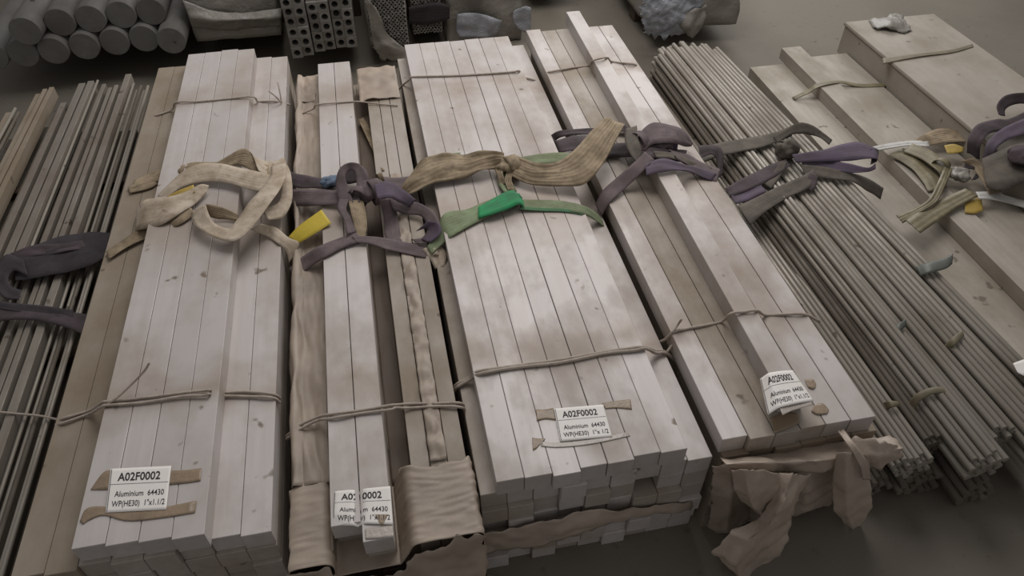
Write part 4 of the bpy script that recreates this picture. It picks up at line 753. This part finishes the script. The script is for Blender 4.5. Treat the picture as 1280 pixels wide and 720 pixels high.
# ties on the rods
def tie(A, B, mat, label):
    e = empty('rod_tie', A[0]); tag(e, label, 'tie')
    ribbon('band', A, B, mat, e, n=24, thick=.002, crown=.003)
tie([(1.666,1.506,0.240),(1.698,1.498,0.262),(1.762,1.506,0.262),(1.805,1.521,0.262)], [(1.659,1.465,0.235),(1.683,1.455,0.258),(1.741,1.463,0.258),(1.784,1.487,0.250)], 'tie', 'grey tie strip around the wide rod bundle beside the plates')
tie([(1.423,1.264,0.245),(1.441,1.264,0.266),(1.479,1.280,0.262)], [(1.425,1.248,0.240),(1.437,1.242,0.262),(1.477,1.265,0.250)], 'tie', 'small grey tie strip on the rods below the wider grey tie')
tie([(1.554,1.181,0.235),(1.572,1.185,0.262),(1.620,1.207,0.260)], [(1.562,1.164,0.230),(1.571,1.163,0.258),(1.622,1.193,0.250)], 'tie_brown', 'small brown tie strip between the two grey-tied rod groups')
tie([(1.346,1.021,0.200),(1.349,1.023,0.245),(1.381,1.025,0.266),(1.422,1.021,0.268),(1.446,1.008,0.250)], [(1.348,0.994,0.190),(1.353,1.002,0.238),(1.380,1.006,0.262),(1.416,1.003,0.264),(1.443,0.994,0.240)], 'tie_brown', 'brown band around the round rod bundle near its front end')
tie([(1.281,1.048,0.190),(1.275,1.026,0.238),(1.299,1.018,0.238)], [(1.282,1.026,0.180),(1.273,1.005,0.234),(1.301,1.008,0.230)], 'tie_brown', 'faded brown band around the thin rods by the torn film stack')

# ---------------------------------------------------------------- printed labels
def text_mesh(body, size, bold=0):
    cu = bpy.data.curves.new('t', 'FONT'); cu.body = body; cu.size = size; cu.resolution_u = 3; cu.offset = bold
    o = bpy.data.objects.new('t', cu); C.objects.link(o)
    dg = bpy.context.evaluated_depsgraph_get(); me = bpy.data.meshes.new_from_object(o.evaluated_get(dg)); bpy.data.objects.remove(o)
    return me
def text_fit(body, x0, x1, yb, h, bold=0):              # glyph vertices fitted to a box in label coordinates
    me = text_mesh(body, 1, bold); xs = [v.co.x for v in me.vertices]; a, b = min(xs), max(xs)
    V = [(x0+(v.co.x-a)/(b-a)*(x1-x0), yb+v.co.y/.72*h) for v in me.vertices]
    return V, [tuple(p.vertices) for p in me.polygons]
def paper_label(label, corners, lines, f=None, tapes=(), nu=24, nv=14):
    TL, TR, BR, BL = [Vector(c) for c in corners]
    def S(u, v):                                 # u to the right, v up
        p = BL.lerp(BR, u).lerp(TL.lerp(TR, u), v)
        if f: p = p+Vector(f(u, v))
        return p
    def NR(u, v):
        a = S(u+.01, v)-S(u-.01, v); b = S(u, v+.01)-S(u, v-.01); return a.cross(b).normalized()
    e = empty('paper_label', S(.5, .5)); tag(e, label, 'label')
    V, F = [], []
    for s in (1, 0):
        for i in range(nu+1):
            for j in range(nv+1):
                u, v = i/nu, j/nv; V.append(S(u, v)+NR(u, v)*(.0004*s))
    m = (nu+1)*(nv+1); ix = lambda i, j, s: s*m+i*(nv+1)+j
    for i in range(nu):
        for j in range(nv):
            F.append((ix(i, j, 0), ix(i+1, j, 0), ix(i+1, j+1, 0), ix(i, j+1, 0))); F.append((ix(i, j, 1), ix(i, j+1, 1), ix(i+1, j+1, 1), ix(i+1, j, 1)))
    for i in range(nu):
        F += [(ix(i, 0, 0), ix(i, 0, 1), ix(i+1, 0, 1), ix(i+1, 0, 0)), (ix(i, nv, 0), ix(i+1, nv, 0), ix(i+1, nv, 1), ix(i, nv, 1))]
    for j in range(nv):
        F += [(ix(0, j, 0), ix(0, j+1, 0), ix(0, j+1, 1), ix(0, j, 1)), (ix(nu, j, 0), ix(nu, j, 1), ix(nu, j+1, 1), ix(nu, j+1, 0))]
    child(link('paper', mesh('paper', V, F, M['paper'], True)), e)
    for k, (body, x0, x1, yb, h) in enumerate(lines):
        v2, f2 = text_fit(body, x0, x1, yb, h, .017 if k == 0 else .006)
        child(link('printed_line', mesh('printed_line', [S(u, v)+NR(u, v)*.0011 for u, v in v2], f2, M['ink'])), e)
    V, F = [], []
    def strip(u0, v0, u1, v1, n=20):
        b0 = len(V)
        for i in range(n+1):
            t = i/n
            if abs(u1-u0) > abs(v1-v0): a, b = (u0+(u1-u0)*t, v0), (u0+(u1-u0)*t, v1)
            else: a, b = (u0, v0+(v1-v0)*t), (u1, v0+(v1-v0)*t)
            V.append(S(*a)+NR(*a)*.001); V.append(S(*b)+NR(*b)*.001)
        for i in range(n): F.append((b0+2*i, b0+2*i+2, b0+2*i+3, b0+2*i+1))
    strip(.03, .62, .985, .628); child(link('ruled_line', mesh('ruled_line', V, F, M['ink'])), e)
    V, F = [], []; strip(.022, .02, .030, .98); child(link('ruled_line', mesh('ruled_line', V, F, M['ink'])), e)
    for A, B, mt in tapes: ribbon('tape_strip', A, B, mt, e, n=20, thick=.0006)
    return e
def LN(last): return [('A02F0002', .14, .84, .70, .19), ('Aluminium  64430', .12, .93, .34, .13), (last, .09, .96, .12, .13)]
WP = 'WP(HE30)  1"x1.1/2'
paper_label('white printed label taped to the raised bars of the left stack', [(-0.705,1.069,0.449),(-0.572,1.050,0.449),(-0.569,0.939,0.449),(-0.696,0.957,0.449)], LN(WP), None,
    [([(-0.739,1.023,0.448),(-0.718,1.064,0.448),(-0.691,1.063,0.448)], [(-0.734,1.022,0.448),(-0.710,1.017,0.448),(-0.686,1.014,0.448)], 'tape'), ([(-0.585,1.041,0.448),(-0.543,1.033,0.448),(-0.505,1.031,0.448)], [(-0.581,1.003,0.448),(-0.539,0.999,0.448),(-0.504,0.998,0.448)], 'tape'),
     ([(-0.746,0.947,0.448),(-0.738,0.976,0.448),(-0.702,0.974,0.448),(-0.649,0.950,0.448),(-0.575,0.947,0.448),(-0.507,0.949,0.448)], [(-0.738,0.939,0.448),(-0.726,0.947,0.448),(-0.698,0.952,0.448),(-0.646,0.928,0.448),(-0.572,0.921,0.448),(-0.508,0.920,0.448)], 'tape')])
g = lambda u: math.exp(-((u-.44)/.07)**2)
paper_label('white printed label creased between the two raised bars of the film-wrapped stack', [(-0.222,0.941,0.403),(-0.095,0.929,0.403),(-0.097,0.833,0.403),(-0.228,0.865,0.403)], LN(WP),
    lambda u, v: (0, -.012*max(0, .35-v)*(1 if u < .45 else 0), -.010*g(u)-.035*max(0, .25-v)*(1-min(1, u/.45))**1.0-.02*max(0, .06-u)*3+.0006),
    [([(-0.158,0.836,0.402),(-0.127,0.834,0.402),(-0.098,0.834,0.402)], [(-0.158,0.812,0.402),(-0.129,0.808,0.402),(-0.098,0.805,0.402)], 'clear_tape'), ([(-0.134,0.865,0.404),(-0.114,0.861,0.404),(-0.106,0.859,0.404)], [(-0.126,0.842,0.404),(-0.120,0.837,0.404),(-0.116,0.840,0.404)], 'tape')])
paper_label('white printed label taped flat on the top row of the middle stack', [(0.321,1.067,0.402),(0.445,1.055,0.402),(0.439,0.959,0.402),(0.313,0.970,0.402)], LN('WP(HE30)  1"x 1/2'), None,
    [([(0.277,1.074,0.401),(0.297,1.070,0.401),(0.321,1.070,0.401)], [(0.272,1.040,0.401),(0.294,1.041,0.401),(0.318,1.033,0.401)], 'tape'), ([(0.443,1.060,0.401),(0.480,1.060,0.401),(0.517,1.058,0.401)], [(0.447,1.042,0.401),(0.477,1.038,0.401),(0.511,1.027,0.401)], 'tape'),
     ([(0.250,0.995,0.401),(0.262,0.990,0.401),(0.281,0.986,0.401)], [(0.244,0.959,0.401),(0.254,0.964,0.401),(0.267,0.975,0.401)], 'tape'), ([(0.268,0.980,0.401),(0.312,0.968,0.401),(0.390,0.962,0.401),(0.479,0.965,0.401)], [(0.265,0.967,0.401),(0.309,0.955,0.401),(0.386,0.949,0.401),(0.483,0.953,0.401)], 'clear_tape')])
paper_label('white printed label curled over the end of the single raised bar', [(0.847,1.033,0.449),(0.930,1.030,0.449),(0.936,0.932,0.449),(0.818,0.926,0.449)], LN(WP),
    lambda u, v: (0, 0, .004*math.sin(math.pi*u)-.10*max(0, .2-u)**1.0*.9), [([(0.838,0.937,0.394),(0.881,0.948,0.394),(0.912,0.941,0.394)], [(0.830,0.895,0.394),(0.867,0.902,0.394),(0.907,0.913,0.394)], 'tape'), ([(0.983,1.036,0.393),(1.003,1.032,0.393),(1.004,1.016,0.393)], [(0.979,1.010,0.393),(0.988,1.003,0.393),(0.997,1.007,0.393)], 'tape'),
     ([(0.845,0.931,0.449),(0.881,0.935,0.449),(0.932,0.937,0.449)], [(0.842,0.907,0.449),(0.875,0.915,0.449),(0.928,0.921,0.449)], 'clear_tape'), ([(0.968,0.956,0.393),(0.990,0.956,0.393),(0.996,0.935,0.393)], [(0.950,0.939,0.393),(0.961,0.927,0.393),(0.986,0.925,0.393)], 'tape')])

t = empty('paper_label', (1.694,1.042,0.255)); tag(t, 'plain white corner of a label on the rods at the right edge', 'label')
ribbon('paper', [(1.682,1.062,0.262),(1.724,1.069,0.262),(1.811,1.080,0.262)], [(1.676,1.031,0.258),(1.695,1.015,0.258),(1.774,1.011,0.258)], 'paper', t, n=10, thick=.0008)
